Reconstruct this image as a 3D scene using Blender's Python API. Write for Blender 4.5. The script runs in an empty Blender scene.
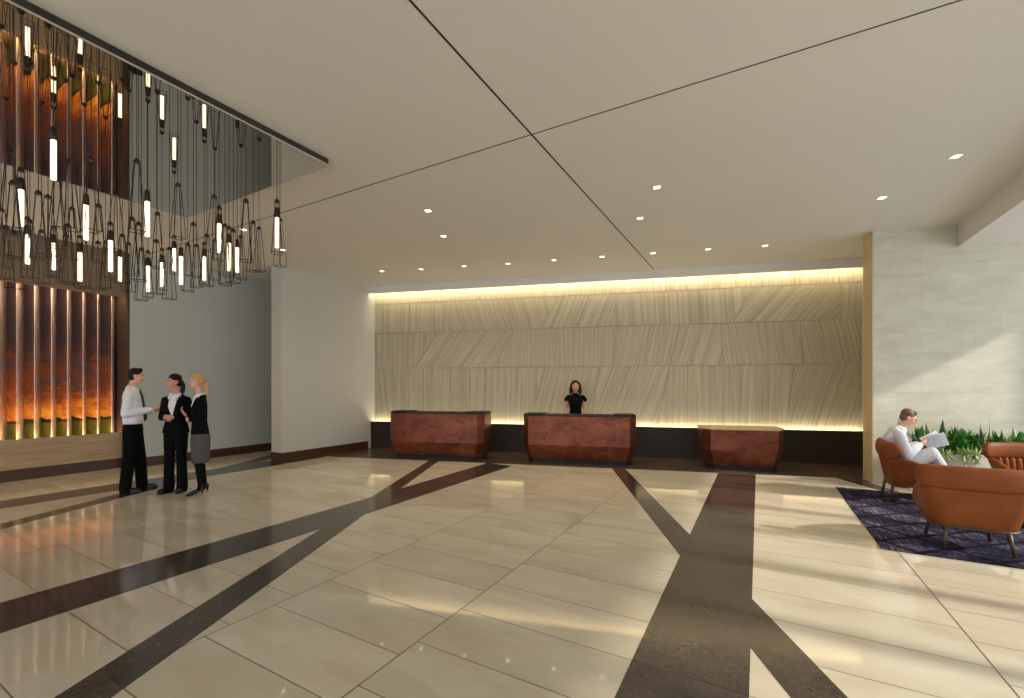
import bpy, math, random
from mathutils import Vector, Matrix, Euler
random.seed(7)
PI = math.pi
COL = bpy.context.scene.collection
F = 441.2; HZ = 386.3; H = 1.55; CEIL = 4.052
CA, SA = 0.4900, 0.8717            # floor grid axes: a = (CA,SA), b = (-SA,CA)
def AB(a, b, z=0.0): return Vector((CA*a - SA*b, SA*a + CA*b, z))
def FL(px, py, z=0.0):             # floor point under a pixel
    Y = F*H/(py-HZ); return Vector(((px-512)/F*Y, Y, z))
ANG_A = math.atan2(SA, CA)
ANG_B = math.atan2(CA, -SA)

# ---------------------------------------------------------------- materials
def srgb(r, g, b):
    f = lambda c: ((c/255+0.055)/1.055)**2.4 if c/255 > 0.04045 else c/255/12.92
    return (f(r), f(g), f(b), 1)
class N:
    def __init__(s, name):
        s.m = bpy.data.materials.new(name); s.m.use_nodes = True
        s.t = s.m.node_tree; s.t.nodes.clear()
        s.out = s.t.nodes.new('ShaderNodeOutputMaterial')
        s.b = s.t.nodes.new('ShaderNodeBsdfPrincipled')
        s.t.links.new(s.b.outputs[0], s.out.inputs[0])
    def n(s, typ, **kw):
        o = s.t.nodes.new(typ)
        for k, v in kw.items(): setattr(o, k, v)
        return o
    def l(s, a, b): s.t.links.new(a, b)
    def v(s, sock, val):
        if hasattr(val, 'is_output'): s.l(val, sock)
        else: sock.default_value = val
    def math(s, op, a, b=None, c=None):
        o = s.n('ShaderNodeMath', operation=op)
        s.v(o.inputs[0], a)
        if b is not None: s.v(o.inputs[1], b)
        if c is not None: s.v(o.inputs[2], c)
        return o.outputs[0]
    def mix(s, f, a, b):
        o = s.n('ShaderNodeMix', data_type='RGBA'); s.v(o.inputs[0], f); s.v(o.inputs[6], a); s.v(o.inputs[7], b)
        return o.outputs[2]
    def coord(s, kind='Object'):
        return s.n('ShaderNodeTexCoord').outputs[kind]
    def mapping(s, vec, scale=(1,1,1), rot=(0,0,0), loc=(0,0,0)):
        o = s.n('ShaderNodeMapping'); s.l(vec, o.inputs[0]); o.inputs[1].default_value = loc
        o.inputs[2].default_value = rot; o.inputs[3].default_value = scale
        return o.outputs[0]
    def noise(s, vec, scale=5, detail=4, rough=.5, dist=0):
        o = s.n('ShaderNodeTexNoise'); s.l(vec, o.inputs['Vector'])
        o.inputs['Scale'].default_value = scale; o.inputs['Detail'].default_value = detail
        o.inputs['Roughness'].default_value = rough; o.inputs['Distortion'].default_value = dist
        return o.outputs[0]
    def ramp(s, f, stops):
        o = s.n('ShaderNodeValToRGB'); s.l(f, o.inputs[0]); cr = o.color_ramp
        while len(cr.elements) < len(stops): cr.elements.new(.5)
        for e, (p, c) in zip(cr.elements, stops): e.position = p; e.color = c
        return o.outputs[0]
    def bump(s, h, strength=.2, dist=.01):
        o = s.n('ShaderNodeBump'); s.l(h, o.inputs['Height']); o.inputs['Strength'].default_value = strength
        o.inputs['Distance'].default_value = dist; s.l(o.outputs[0], s.b.inputs['Normal'])
    def set(s, col=None, rough=None, metal=None, spec=None):
        if col is not None: s.v(s.b.inputs['Base Color'], col)
        if rough is not None: s.v(s.b.inputs['Roughness'], rough)
        if metal is not None: s.v(s.b.inputs['Metallic'], metal)
        if spec is not None: s.v(s.b.inputs['Specular IOR Level'], spec)
        return s
def plain(name, c, rough=.6, metal=0, var=.08, scale=12, spec=.5, stretch=(1,1,1)):
    m = N(name)
    f = m.noise(m.mapping(m.coord(), stretch), scale, 4)
    lo = tuple(x*(1-var) for x in c[:3])+(1,); hi = tuple(min(1, x*(1+var)) for x in c[:3])+(1,)
    m.set(m.ramp(f, [(.3, lo), (.7, hi)]), rough, metal, spec)
    return m.m
def emis(name, c, s):
    m = N(name); m.set((.8,.8,.8,1), .5)
    m.b.inputs['Emission Color'].default_value = c; m.b.inputs['Emission Strength'].default_value = s
    return m.m

M = {}
M['ceiling'] = plain('ceiling_paint', srgb(220,216,208), .8, var=.012, scale=.8)
M['soffit'] = plain('soffit_paint', srgb(224,220,212), .8, var=.01)
M['graywall'] = plain('grey_wallcovering', srgb(196,198,190), .75, var=.04, scale=30, stretch=(.3,.3,6))
M['pierwall'] = plain('light_grey_wallcovering', srgb(196,194,186), .75, var=.03, scale=30, stretch=(.3,.3,6))
M['basewood'] = plain('dark_walnut_base', srgb(74,44,26), .4, var=.3, scale=8, stretch=(1,1,12))
M['slot'] = plain('slot_black', srgb(38,34,30), .7)
M['frame'] = plain('canopy_edge_metal', srgb(70,66,60), .35, .6)
M['trimline'] = plain('canopy_trim', srgb(190,186,178), .35, .3)
M['mirror'] = N('mirror').set((.62,.60,.565,1), .015, 1.0).m
M['wire'] = plain('black_bronze_wire', srgb(58,50,42), .4, .6)
M['tube'] = emis('glowing_tube', (1,.70,.42,1), 3.4)
M['down'] = emis('downlight_lens', (1,.86,.66,1), 4)
M['downtrim'] = plain('downlight_trim', srgb(225,215,200), .5)
M['led'] = emis('led_warm', (1,.87,.60,1), 19)
M['ledart'] = emis('led_amber', (1,.76,.46,1), 48)
M['darkpanel'] = plain('dark_oak_panel', srgb(44,30,20), .6, var=.3, scale=5, stretch=(1,1,14))
M['toe'] = plain('black_toe_kick', srgb(16,19,22), .6)
M['legm'] = plain('dark_walnut_leg', srgb(74,56,42), .4, var=.2)
M['planter'] = plain('white_planter', srgb(222,220,214), .5, var=.03)
M['soil'] = plain('dark_soil', srgb(52,38,28), .95, var=.3, scale=60)
M['skin'] = plain('skin_light', srgb(226,172,150), .5, var=.05)
M['skin_tan'] = plain('skin_warm', srgb(216,156,130), .5, var=.05)
M['hair_dark'] = plain('hair_dark_brown', srgb(32,22,18), .5, var=.3, scale=60, spec=.2)
M['hair_brown'] = plain('hair_greying_brown', srgb(112,82,64), .55, var=.3, scale=60)
M['hair_blonde'] = plain('hair_blonde', srgb(206,152,92), .5, var=.2, scale=60)
M['white_shirt'] = plain('white_shirt', srgb(238,236,242), .7, var=.03)
M['black_cloth'] = plain('black_suit_cloth', srgb(15,14,17), .9, var=.15, scale=40, spec=.12)
M['grey_cloth'] = plain('charcoal_skirt', srgb(84,78,80), .85, var=.15, scale=80)
M['stocking'] = plain('black_stocking', srgb(15,14,16), .8, spec=.12)
M['tie'] = plain('navy_tie', srgb(30,32,52), .5)
M['shoe'] = plain('black_leather', srgb(18,17,18), .25)
M['linen'] = plain('pale_linen_suit', srgb(212,213,221), .8, var=.05, scale=30)
M['linen_trouser'] = plain('light_grey_trouser', srgb(190,190,196), .8, var=.07, scale=20)
M['eye'] = plain('eye_dark', srgb(40,28,24), .3)
M['lip'] = plain('lip', srgb(184,84,84), .5)
M['spectacle'] = plain('spectacle_metal', srgb(150,140,150), .3, .8)
M['tabledark'] = plain('dark_table', srgb(58,60,60), .35)
M['window_frame'] = plain('bronze_mullion', srgb(90,84,76), .5, .3)

def m_floor(dark):
    m = N('dark_brown_stone' if dark else 'cream_marble_tile')
    P = m.coord('Object')
    sx = m.n('ShaderNodeSeparateXYZ'); m.l(P, sx.inputs[0])
    X, Y = sx.outputs[0], sx.outputs[1]
    a = m.math('ADD', m.math('MULTIPLY', X, CA), m.math('MULTIPLY', Y, SA))
    b = m.math('ADD', m.math('MULTIPLY', X, -SA), m.math('MULTIPLY', Y, CA))
    PER = 4.125; W = 1.186
    bm_ = m.math('FLOORED_MODULO', m.math('SUBTRACT', b, 1.814), PER)   # 0..W narrow strip, W..PER wide strip
    nar = m.math('LESS_THAN', bm_, W)
    off = m.math('ADD', m.math('MULTIPLY', nar, .09), m.math('MULTIPLY', m.math('SUBTRACT', 1, nar), .243))
    aa = m.math('SUBTRACT', a, off)
    am = m.math('FLOORED_MODULO', aa, .453)
    ia = m.math('FLOOR', m.math('DIVIDE', aa, .453))
    ib = m.math('ADD', m.math('FLOOR', m.math('DIVIDE', m.math('SUBTRACT', b, 1.814), PER)), m.math('MULTIPLY', nar, .5))
    j = .0035
    def near(x, per, w):
        return m.math('LESS_THAN', m.math('MINIMUM', x, m.math('SUBTRACT', per, x)), w)
    ja = near(am, .453, j)
    jb = m.math('MAXIMUM', near(bm_, PER, j*1.5), m.math('LESS_THAN', m.math('ABSOLUTE', m.math('SUBTRACT', bm_, W)), j*1.5))
    joint = m.math('MAXIMUM', ja, jb)
    cmb = m.n('ShaderNodeCombineXYZ'); m.l(ia, cmb.inputs[0]); m.l(ib, cmb.inputs[1])
    wn = m.n('ShaderNodeTexWhiteNoise', noise_dimensions='3D'); m.l(cmb.outputs[0], wn.inputs[0])
    ab = m.n('ShaderNodeCombineXYZ'); m.l(a, ab.inputs[0]); m.l(b, ab.inputs[1])
    add = m.n('ShaderNodeVectorMath', operation='MULTIPLY_ADD'); m.l(wn.outputs['Color'], add.inputs[0]); add.inputs[1].default_value = (40,40,40); m.l(ab.outputs[0], add.inputs[2])
    vec = m.mapping(add.outputs[0], (2.4, .75, 1), (0,0,.35))
    f1 = m.noise(vec, .8, 5, .55, 1.5)
    if dark:
        f2 = m.noise(add.outputs[0], 45, 5, .7)
        c = m.ramp(m.math('ADD', m.math('MULTIPLY', f1, .4), m.math('MULTIPLY', f2, .6)), [(.3, srgb(54,46,41)), (.52, srgb(70,60,54)), (.75, srgb(98,86,78))])
        jc = srgb(30,24,20)
    else:
        c = m.ramp(f1, [(.25, srgb(196,183,158)), (.45, srgb(206,195,172)), (.6, srgb(213,203,182)), (.8, srgb(222,214,197))])
        o = m.n('ShaderNodeHueSaturation'); m.l(c, o.inputs['Color']); m.l(m.math('ADD', .95, m.math('MULTIPLY', wn.outputs['Value'], .1)), o.inputs['Value']); c = o.outputs[0]
        jc = srgb(112,96,74)
    c = m.mix(joint, c, jc)
    m.set(c, m.math('ADD', .045, m.math('MULTIPLY', joint, .4)) if not dark else .14, 0, .75)
    m.bump(m.math('SUBTRACT', 1, joint), .3, .002)
    return m.m
M['floor'] = m_floor(False); M['floordark'] = m_floor(True)

def m_border():
    m = N('border_brown_stone')
    P = m.mapping(m.coord(), (1,1,1), (0,0,.2322))
    br = m.n('ShaderNodeTexBrick'); m.l(P, br.inputs[0]); br.offset = .5
    br.inputs['Scale'].default_value = 1; br.inputs['Brick Width'].default_value = 1.2; br.inputs['Row Height'].default_value = .49
    br.inputs['Mortar Size'].default_value = .004
    f = m.noise(m.mapping(P, (.6,4,1)), 4, 5)
    c = m.ramp(f, [(.3, srgb(74,58,48)), (.7, srgb(94,76,62))])
    m.set(m.mix(br.outputs['Fac'], c, srgb(40,30,24)), .22); return m.m
M['border'] = m_border()

def m_stria():
    m = N('striated_veneer_stone')
    uv = m.coord('UV')
    f1 = m.noise(m.mapping(uv, (24, .35, 1)), 1.0, 2, .5, .2)
    f2 = m.noise(m.mapping(uv, (62, 1.6, 1)), 1.0, 5, .75, .3)
    f3 = m.noise(m.mapping(uv, (140, 22, 1)), 1.0, 3)
    f = m.math('ADD', m.math('MULTIPLY', f1, .45), m.math('ADD', m.math('MULTIPLY', f2, .35), m.math('MULTIPLY', f3, .2)))
    c = m.ramp(f, [(.36, srgb(158,146,120)), (.46, srgb(178,166,140)), (.54, srgb(192,181,156)), (.66, srgb(208,198,174))])
    m.set(c, .6); m.bump(f, .25, .01); return m.m
M['stria'] = m_stria()

def m_stone():
    m = N('limestone_block')
    sx = m.n('ShaderNodeSeparateXYZ'); m.l(m.coord('Object'), sx.inputs[0])
    cm = m.n('ShaderNodeCombineXYZ'); m.l(m.math('SUBTRACT', sx.outputs[0], -.012), cm.inputs[0]); m.l(m.math('ADD', sx.outputs[2], .10), cm.inputs[1])
    br = m.n('ShaderNodeTexBrick'); m.l(cm.outputs[0], br.inputs[0]); br.offset = .5
    br.inputs['Scale'].default_value = 1; br.inputs['Brick Width'].default_value = .684; br.inputs['Row Height'].default_value = .31
    br.inputs['Mortar Size'].default_value = .0022; br.inputs['Mortar Smooth'].default_value = .3
    br.inputs['Color1'].default_value = (0,0,0,1); br.inputs['Color2'].default_value = (1,1,1,1)
    f = m.noise(m.mapping(m.coord(), (1,1,3)), 2.2, 6, .6, .5)
    f2 = m.math('ADD', m.math('MULTIPLY', f, .75), m.math('MULTIPLY', br.outputs['Color'], .08))
    c = m.ramp(f2, [(.25, srgb(194,189,168)), (.42, srgb(206,201,182)), (.65, srgb(217,213,197))])
    m.set(m.mix(m.math('MULTIPLY', br.outputs['Fac'], .3), c, srgb(140,132,110)), .5); return m.m
M['stone'] = m_stone()

def m_wood(name, c0, c1, rough=.45, sc=(.6,.6,10)):
    m = N(name); f = m.noise(m.mapping(m.coord(), sc), 3, 6, .6, .4)
    m.set(m.ramp(f, [(.3, c0), (.7, c1)]), rough); return m.m
M['oak'] = m_wood('pale_oak', srgb(168,140,106), srgb(196,170,136))
M['header'] = m_wood('brown_header_panel', srgb(128,106,84), srgb(140,118,94), .6)
M['jamb'] = m_wood('dark_walnut_jamb', srgb(50,34,26), srgb(66,46,34), .4, (8,8,.5))
M['capwood'] = m_wood('honey_wood_edge', srgb(186,164,124), srgb(206,186,146), .45, (10,10,.6))
M['fin'] = m_wood('mauve_fin', srgb(206,182,176), srgb(226,206,200), .5, (4,4,.4))

def m_copper():
    m = N('patinated_copper')
    P = m.coord()
    f = m.noise(m.mapping(P, (1,1,1.4)), 2.6, 8, .68, .8); g = m.noise(P, 14, 5, .7)
    h = m.math('ADD', m.math('MULTIPLY', f, .75), m.math('MULTIPLY', g, .25))
    m.set(m.ramp(h, [(.32, srgb(78,42,30)), (.5, srgb(118,64,46)), (.68, srgb(146,84,60))]), m.math('ADD', .24, m.math('MULTIPLY', g, .25)), .7)
    return m.m
M['copper'] = m_copper()

def m_sunset():
    m = N('sunset_print')
    sx = m.n('ShaderNodeSeparateXYZ'); m.l(m.coord('Object'), sx.inputs[0]); z = sx.outputs[2]
    cm = m.n('ShaderNodeCombineXYZ'); m.l(m.math('SUBTRACT', sx.outputs[0], m.math('MULTIPLY', sx.outputs[1], .4)), cm.inputs[0]); m.l(m.math('MULTIPLY', z, 2.0), cm.inputs[1])
    w = m.noise(cm.outputs[0], 2.6, 9, .76, 1.8)
    w2 = m.noise(m.mapping(cm.outputs[0], (1,1,1), (0,0,.3), (7,3,0)), 2.4, 8, .65, .8)
    t = m.math('DIVIDE', m.math('SUBTRACT', z, .68), 2.57)          # 0 bottom, 1 top
    tt = m.math('ADD', t, m.math('MULTIPLY', m.math('SUBTRACT', w, .5), .95))
    sky = m.ramp(tt, [(.08, srgb(250,180,60)), (.22, srgb(218,116,40)), (.34, srgb(140,70,42)), (.46, srgb(158,84,44)), (.58, srgb(96,58,50)), (.75, srgb(66,48,54)), (1, srgb(74,50,52))])
    blue = m.ramp(w2, [(.50, (0,0,0,1)), (.60, (1,1,1,1))])
    band = m.ramp(t, [(.18, (0,0,0,1)), (.42, (.95,.95,.95,1)), (.66, (.45,.45,.45,1)), (.8, (0,0,0,1))])
    mm = m.math('MULTIPLY', blue, band)
    c = m.mix(mm, sky, srgb(74,80,92))
    hor = m.math('ADD', .088, m.math('MULTIPLY', m.noise(m.mapping(m.coord(), (1,1,.01)), 3.2, 4), .05))
    grass = m.ramp(m.noise(m.coord(), 3, 5), [(.3, srgb(70,74,18)), (.7, srgb(118,110,28))])
    tree = m.math('LESS_THAN', t, hor); gr = m.math('LESS_THAN', t, .09)
    c = m.mix(tree, c, srgb(34,22,14)); c = m.mix(gr, c, grass)
    m.set(c, .35)
    m.l(c, m.b.inputs['Emission Color']); m.b.inputs['Emission Strength'].default_value = .20   # backlit print
    return m.m
M['sunset'] = m_sunset()

def m_leather():
    m = N('tan_leather')
    f = m.noise(m.coord(), 5, 4); g = m.noise(m.coord(), 160, 3)
    m.set(m.ramp(f, [(.3, srgb(120,60,18)), (.7, srgb(136,70,23))]), .55, 0, .3); m.bump(g, .12, .003)
    return m.m
M['leather'] = m_leather()

def m_rug():
    m = N('indigo_patterned_rug')
    P = m.coord('Object')
    sx = m.n('ShaderNodeSeparateXYZ'); m.l(P, sx.inputs[0]); u, v = sx.outputs[0], sx.outputs[1]
    def lines(e, per, w):
        k = m.math('FLOORED_MODULO', e, per); return m.math('LESS_THAN', m.math('ABSOLUTE', m.math('SUBTRACT', k, per/2)), w)
    d1 = lines(m.math('ADD', u, m.math('MULTIPLY', v, .9)), .46, .034)
    d2 = lines(m.math('SUBTRACT', u, m.math('MULTIPLY', v, 1.1)), .62, .038)
    st = m.noise(m.mapping(P, (2.0, 48, 1), (0,0,.12)), 1, 3, .8)
    patch = m.noise(m.mapping(P, (1,1,1)), 1.9, 3)
    mod = m.noise(m.mapping(P, (30,30,1)), 1, 2)
    h = m.math('ADD', m.math('MULTIPLY', st, .6), m.math('MULTIPLY', patch, .5))
    h = m.math('ADD', h, m.math('MULTIPLY', m.math('SUBTRACT', mod, .5), .3))
    c = m.ramp(h, [(.42, srgb(26,23,38)), (.55, srgb(44,40,60)), (.66, srgb(104,97,116)), (.8, srgb(150,142,156))])
    c = m.mix(m.math('MULTIPLY', m.math('MAXIMUM', d1, d2), .95), c, srgb(20,18,34))
    m.set(c, .95, 0, .1); return m.m
M['rug'] = m_rug()

def m_leaf(name, c0, c1, c2, band=True):
    m = N(name)
    f = m.noise(m.mapping(m.coord(), (3,3,18) if band else (4,4,4)), 2, 3)
    uv = m.coord('UV'); s = m.n('ShaderNodeSeparateXYZ'); m.l(uv, s.inputs[0])
    edge = m.math('GREATER_THAN', m.math('ABSOLUTE', m.math('SUBTRACT', s.outputs[0], .5)), .37)
    c = m.ramp(f, [(.35, c0), (.65, c1)])
    m.set(m.mix(edge, c, c2), .4); return m.m
M['snake_dark'] = m_leaf('snake_leaf_dark', srgb(28,62,40), srgb(46,88,54), srgb(50,92,56))
M['snake_gold'] = m_leaf('snake_leaf_gold', srgb(48,92,58), srgb(96,124,78), srgb(204,204,116))
M['leafy'] = m_leaf('broad_leaf', srgb(38,96,36), srgb(84,150,58), srgb(72,136,52), False)
M['lime'] = m_leaf('lime_leaf', srgb(96,146,44), srgb(154,190,74), srgb(140,180,66), False)
M['frond'] = m_leaf('trailing_leaf', srgb(150,166,108), srgb(186,198,142), srgb(176,190,132), False)

def m_paper():
    m = N('newsprint')
    sx = m.n('ShaderNodeSeparateXYZ'); m.l(m.coord('UV'), sx.inputs[0]); u, v = sx.outputs[0], sx.outputs[1]
    ln = m.math('LESS_THAN', m.math('FLOORED_MODULO', v, .035), .016)
    col = m.math('GREATER_THAN', m.math('FLOORED_MODULO', u, .25), .03)
    head = m.math('LESS_THAN', v, .86); mar = m.math('GREATER_THAN', v, .06)
    k = m.math('MULTIPLY', m.math('MULTIPLY', ln, col), m.math('MULTIPLY', head, mar))
    g = m.math('GREATER_THAN', m.noise(m.mapping(m.coord('UV'), (60,28,1)), 1, 2), .46)
    m.set(m.mix(m.math('MULTIPLY', m.math('MULTIPLY', k, g), .55), srgb(222,224,232), srgb(90,94,106)), .8); return m.m
M['paper'] = m_paper()

# ---------------------------------------------------------------- mesh helper
class MB:
    def __init__(s): s.v = []; s.f = []; s.uv = {}; s.T = Matrix.Identity(4)
    def add(s, vs, fs, uvs=None):
        n = len(s.v); s.v += [s.T @ Vector(p) for p in vs]
        for i, f in enumerate(fs):
            if uvs: s.uv[len(s.f)] = uvs[i]
            s.f.append(tuple(k+n for k in f))
        return s
    def box(s, lo, hi):
        x0,y0,z0 = lo; x1,y1,z1 = hi
        return s.add([(x0,y0,z0),(x1,y0,z0),(x1,y1,z0),(x0,y1,z0),(x0,y0,z1),(x1,y0,z1),(x1,y1,z1),(x0,y1,z1)],
              [(0,3,2,1),(4,5,6,7),(0,1,5,4),(1,2,6,5),(2,3,7,6),(3,0,4,7)])
    def prism(s, pts, z0, z1):
        n = len(pts); A = sum(pts[i][0]*pts[(i+1)%n][1]-pts[(i+1)%n][0]*pts[i][1] for i in range(n))
        if A < 0: pts = pts[::-1]
        return s.add([(p[0],p[1],z0) for p in pts]+[(p[0],p[1],z1) for p in pts],
              [tuple(range(n))[::-1], tuple(range(n,2*n))]+[(i,(i+1)%n,n+(i+1)%n,n+i) for i in range(n)])
    def loftpoly(s, rings, close=True):
        n = len(rings[0]); vs = [p for r in rings for p in r]; fs = []
        for k in range(len(rings)-1):
            for i in range(n): j = (i+1)%n; fs.append((k*n+i,k*n+j,(k+1)*n+j,(k+1)*n+i))
        if close: fs.append(tuple(range(n))[::-1]); m0 = (len(rings)-1)*n; fs.append(tuple(range(m0,m0+n)))
        return s.add(vs, fs)
    def ell(s, c, r, rot=None, nu=16, nv=10):
        R = rot.to_matrix() if rot is not None and not isinstance(rot, Matrix) else (rot or Matrix.Identity(3))
        c = Vector(c); vs = [c + R @ Vector((0,0,-r[2]))]; fs = []
        for j in range(1, nv):
            t = -PI/2+PI*j/nv
            for i in range(nu):
                p = 2*PI*i/nu; vs.append(c + R @ Vector((r[0]*math.cos(t)*math.cos(p), r[1]*math.cos(t)*math.sin(p), r[2]*math.sin(t))))
        vs.append(c + R @ Vector((0,0,r[2]))); L = len(vs)-1
        for i in range(nu): fs.append((0,1+(i+1)%nu,1+i)); fs.append((L,L-nu+i,L-nu+(i+1)%nu))
        for j in range(nv-2):
            for i in range(nu): a=1+j*nu+i; b=1+j*nu+(i+1)%nu; fs.append((a,b,b+nu,a+nu))
        return s.add(vs, fs)
    def tube(s, pts, rs, n=8, flat=1.0):
        pts = [Vector(p) for p in pts]
        if not hasattr(rs, '__len__'): rs = [rs]*len(pts)
        rings = []; up = None
        for k, p in enumerate(pts):
            d = (pts[min(k+1,len(pts)-1)]-pts[max(k-1,0)]).normalized()
            if up is None: up = Vector((0,0,1)) if abs(d.z) < .9 else Vector((0,1,0))
            u = d.cross(up).normalized(); w = u.cross(d).normalized(); up = w
            rings.append([p + u*rs[k]*math.cos(2*PI*i/n)*flat + w*rs[k]*math.sin(2*PI*i/n) for i in range(n)])
        rings2 = [r[::-1] for r in rings]
        return s.loftpoly(rings2)
    def limb(s, pts, rs, n=12):            # tapered chain with round joints (for remeshed bodies)
        pts = [Vector(p) for p in pts]
        for k in range(len(pts)-1): s.tube([pts[k], pts[k+1]], [rs[k], rs[k+1]], n)
        for p, r in zip(pts, rs): s.ell(p, (r,r,r), nu=n, nv=8)
        return s
    def rings(s, rr, n=20, p=2.3):         # stacked horizontal super-elliptic rings (cx,cy,z,rx,ry)
        out = []
        for cx,cy,z,rx,ry in rr:
            q = []
            for i in range(n):
                t = 2*PI*i/n; c, d = math.cos(t), math.sin(t)
                q.append(Vector((cx+rx*math.copysign(abs(c)**(2/p), c), cy+ry*math.copysign(abs(d)**(2/p), d), z)))
            out.append(q)
        return s.loftpoly(out)
    def build(s, name, mat, parent=None, smooth=False, bevel=0, remesh=0, sm=0, loc=None, rotz=0, subd=0, segs=2):
        me = bpy.data.meshes.new(name)
        off = Vector(loc) if loc is not None else Vector((0,0,0)); R = Matrix.Rotation(-rotz, 3, 'Z')
        me.from_pydata([tuple(R @ (p-off)) for p in s.v] if (loc is not None or rotz) else [tuple(p) for p in s.v], [], s.f)
        if s.uv:
            l = me.uv_layers.new(name='UVMap')
            for poly in me.polygons:
                if poly.index in s.uv:
                    for li, c in zip(poly.loop_indices, s.uv[poly.index]): l.data[li].uv = c
        me.materials.append(M[mat] if isinstance(mat, str) else mat)
        o = bpy.data.objects.new(name, me); COL.objects.link(o)
        if loc is not None: o.location = loc
        if rotz: o.rotation_euler.z = rotz
        if parent: o.parent = parent
        if smooth or remesh or subd:
            for p in me.polygons: p.use_smooth = True
        if bevel:
            b = o.modifiers.new('bevel','BEVEL'); b.width = bevel; b.segments = segs; b.limit_method = 'ANGLE'; b.angle_limit = .6
        if subd:
            b = o.modifiers.new('sub','SUBSURF'); b.levels = subd; b.render_levels = subd
        if remesh:
            b = o.modifiers.new('remesh','REMESH'); b.mode = 'VOXEL'; b.voxel_size = remesh; b.use_smooth_shade = True
            if sm: b = o.modifiers.new('smooth','SMOOTH'); b.factor = .5; b.iterations = sm
        return o
def tag(o, label=None, cat=None, group=None, kind=None):
    if label: o['label'] = label
    if cat: o['category'] = cat
    if group: o['group'] = group
    if kind: o['kind'] = kind
    return o
def empty(name, loc, rotz=0, label=None, cat=None, group=None):
    o = bpy.data.objects.new(name, None); o.empty_display_size = .1; COL.objects.link(o)
    o.location = loc; o.rotation_euler.z = rotz
    return tag(o, label, cat, group)
def struct(o, label, cat): return tag(o, label, cat, None, 'structure')
def copy_tree(o, parent=None):
    c = o.copy(); COL.objects.link(c)
    if parent: c.parent = parent
    for ch in [x for x in bpy.data.objects if x.parent == o]: copy_tree(ch, c)
    return c
def quad(pts, z0, z1): return MB().prism([(p[0],p[1]) for p in pts], z0, z1)

# ---------------------------------------------------------------- setting
AMIN, AMAX, BMIN, BMAX = -7.0, 15.0, -5.6, 11.6
room = [AB(AMIN,BMIN), AB(AMAX,BMIN), AB(AMAX,BMAX), AB(AMIN,BMAX)]
struct(quad(room, -.12, 0).build('floor', 'floor'), 'polished cream marble tile floor', 'floor')
struct(quad(room, CEIL, CEIL+.15).build('ceiling', 'ceiling'), 'smooth off-white ceiling', 'ceiling')
tn = [0]
def trim(pts, z0, z1, mat, label, cat='trim'):
    tn[0] += 1
    return struct(quad(pts, z0, z1).build('trim_%d' % tn[0], mat), label, cat)
# dark stone bands inlaid in the floor (corner points read off the photograph, on the floor plane)
def ext(p, q, t): return p + (q-p)*t
def band(l0, l1, r0, r1, e0, e1, label):
    a, b, c, d = FL(*l0), FL(*l1), FL(*r0), FL(*r1)
    trim([ext(a,b,e0), ext(a,b,e1), ext(c,d,e1), ext(c,d,e0)], .0, .0010+.00015*tn[0], 'floordark', label, 'floor band')
band((0,603),(366,498.75),(0,633.5),(364.75,514.5),-.25,1.0,'dark stone floor band running from the left edge to the crossing')
band((366,498.75),(487.5,463),(364.75,514.5),(512,466),0,1.0,'dark stone floor band from the crossing to between the desks')
band((53.75,698),(428.5,460.75),(111,698),(438.5,461.25),-.25,1.0,'narrow dark stone band from the lower left corner to the first desk')
band((614.5,698),(718.25,473),(749,698),(755.8,474.5),-.25,1.0,'widest dark stone floor band, running up to the lowest desk')
band((610.75,467),(679.5,555),(625.75,469.25),(689.5,534.5),0,1.08,'narrow diagonal stone band left of the widest band')
band((750.75,648.25),(791,698),(753.25,600.25),(848,698),-.25,1.5,'diagonal stone band leaving the widest band at lower right')
band((0,501),(256,463.0),(0,508.8),(256,468.8),-.2,1.0,'dark stone band passing behind the three standing people')
band((0,524),(271,455),(0,529.5),(271,459),-.15,1.05,'thin dark stone band crossing under the three standing people')
band((256,463.0),(330,453),(256,468.8),(328.5,456.3),0,1.0,'dark stone band along the foot of the grey pier')
trim([Vector((5.47,7.46)),Vector((5.82,7.46)),Vector((5.60,6.0)),Vector((5.48,6.0))], 0, .0012, 'floordark', 'thin dark stone band at the foot of the limestone wall', 'floor band')

# back wall frame
W00 = Vector((5.80,7.107,0))
L0 = Vector((-3.64, 11.15, 0)); D = Vector((.9731,-.2303,0)); NB = Vector((-.2303,-.9731,0)); BANG = math.atan2(D.y, D.x)
def BW(s, off, z=0): return L0 + D*s + NB*off + Vector((0,0,z))
def bbox_bw(s0, s1, o0, o1, z0, z1):     # box aligned with the back wall
    return MB().prism([BW(s0,o0)[:2], BW(s1,o0)[:2], BW(s1,o1)[:2], BW(s0,o1)[:2]], z0, z1)
trim([BW(-.9,1.47), BW(9.74,1.47), W00+D*.03, W00+D*.8, BW(11.2,.6), BW(11.2,-.05), BW(-.3,-.05)], 0, .0028, 'border', 'dark brown stone border floor along the reception wall', 'floor band')

# striated back wall, panels on a backing
SB = 12.5
struct(bbox_bw(-.6, SB, -.40, -.145, 0, CEIL).build('wall_back', 'stria'), 'reception back wall', 'wall')
def s_at(px):                              # along-wall coordinate under a pixel column
    r = (px-512)/F; P0 = BW(0,-.12)
    return (r*P0.y - P0.x)/(D.x - r*D.y)
rows = [(3.62, 4.04, [(372,372,0),(480,480,.04),(610,610,-.03),(735,735,.05),(840,840,0),(1000,1000,0)]),
        (2.89, 3.62, [(372,372,0),(441,449,-.28),(560,541,.42),(618,611,-.06),(751,733,.85),(841,841,.04),(1000,1000,0)]),
        (2.00, 2.89, [(372,372,0),(414,414,.0),(437,415,.75),(514,494,0),(617,613,.2),(680,670,.3),(720,724,-.15),(800,803,-.22),(1000,1000,0)]),
        (.60, 2.00, [(372,372,-.12),(392,400,0),(470,470,.02),(544,530,.25),(600,588,.36),(670,656,0),(740,740,.03),(794,786,.28),(1000,1000,0)])]
mb = MB(); g = .004
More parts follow.
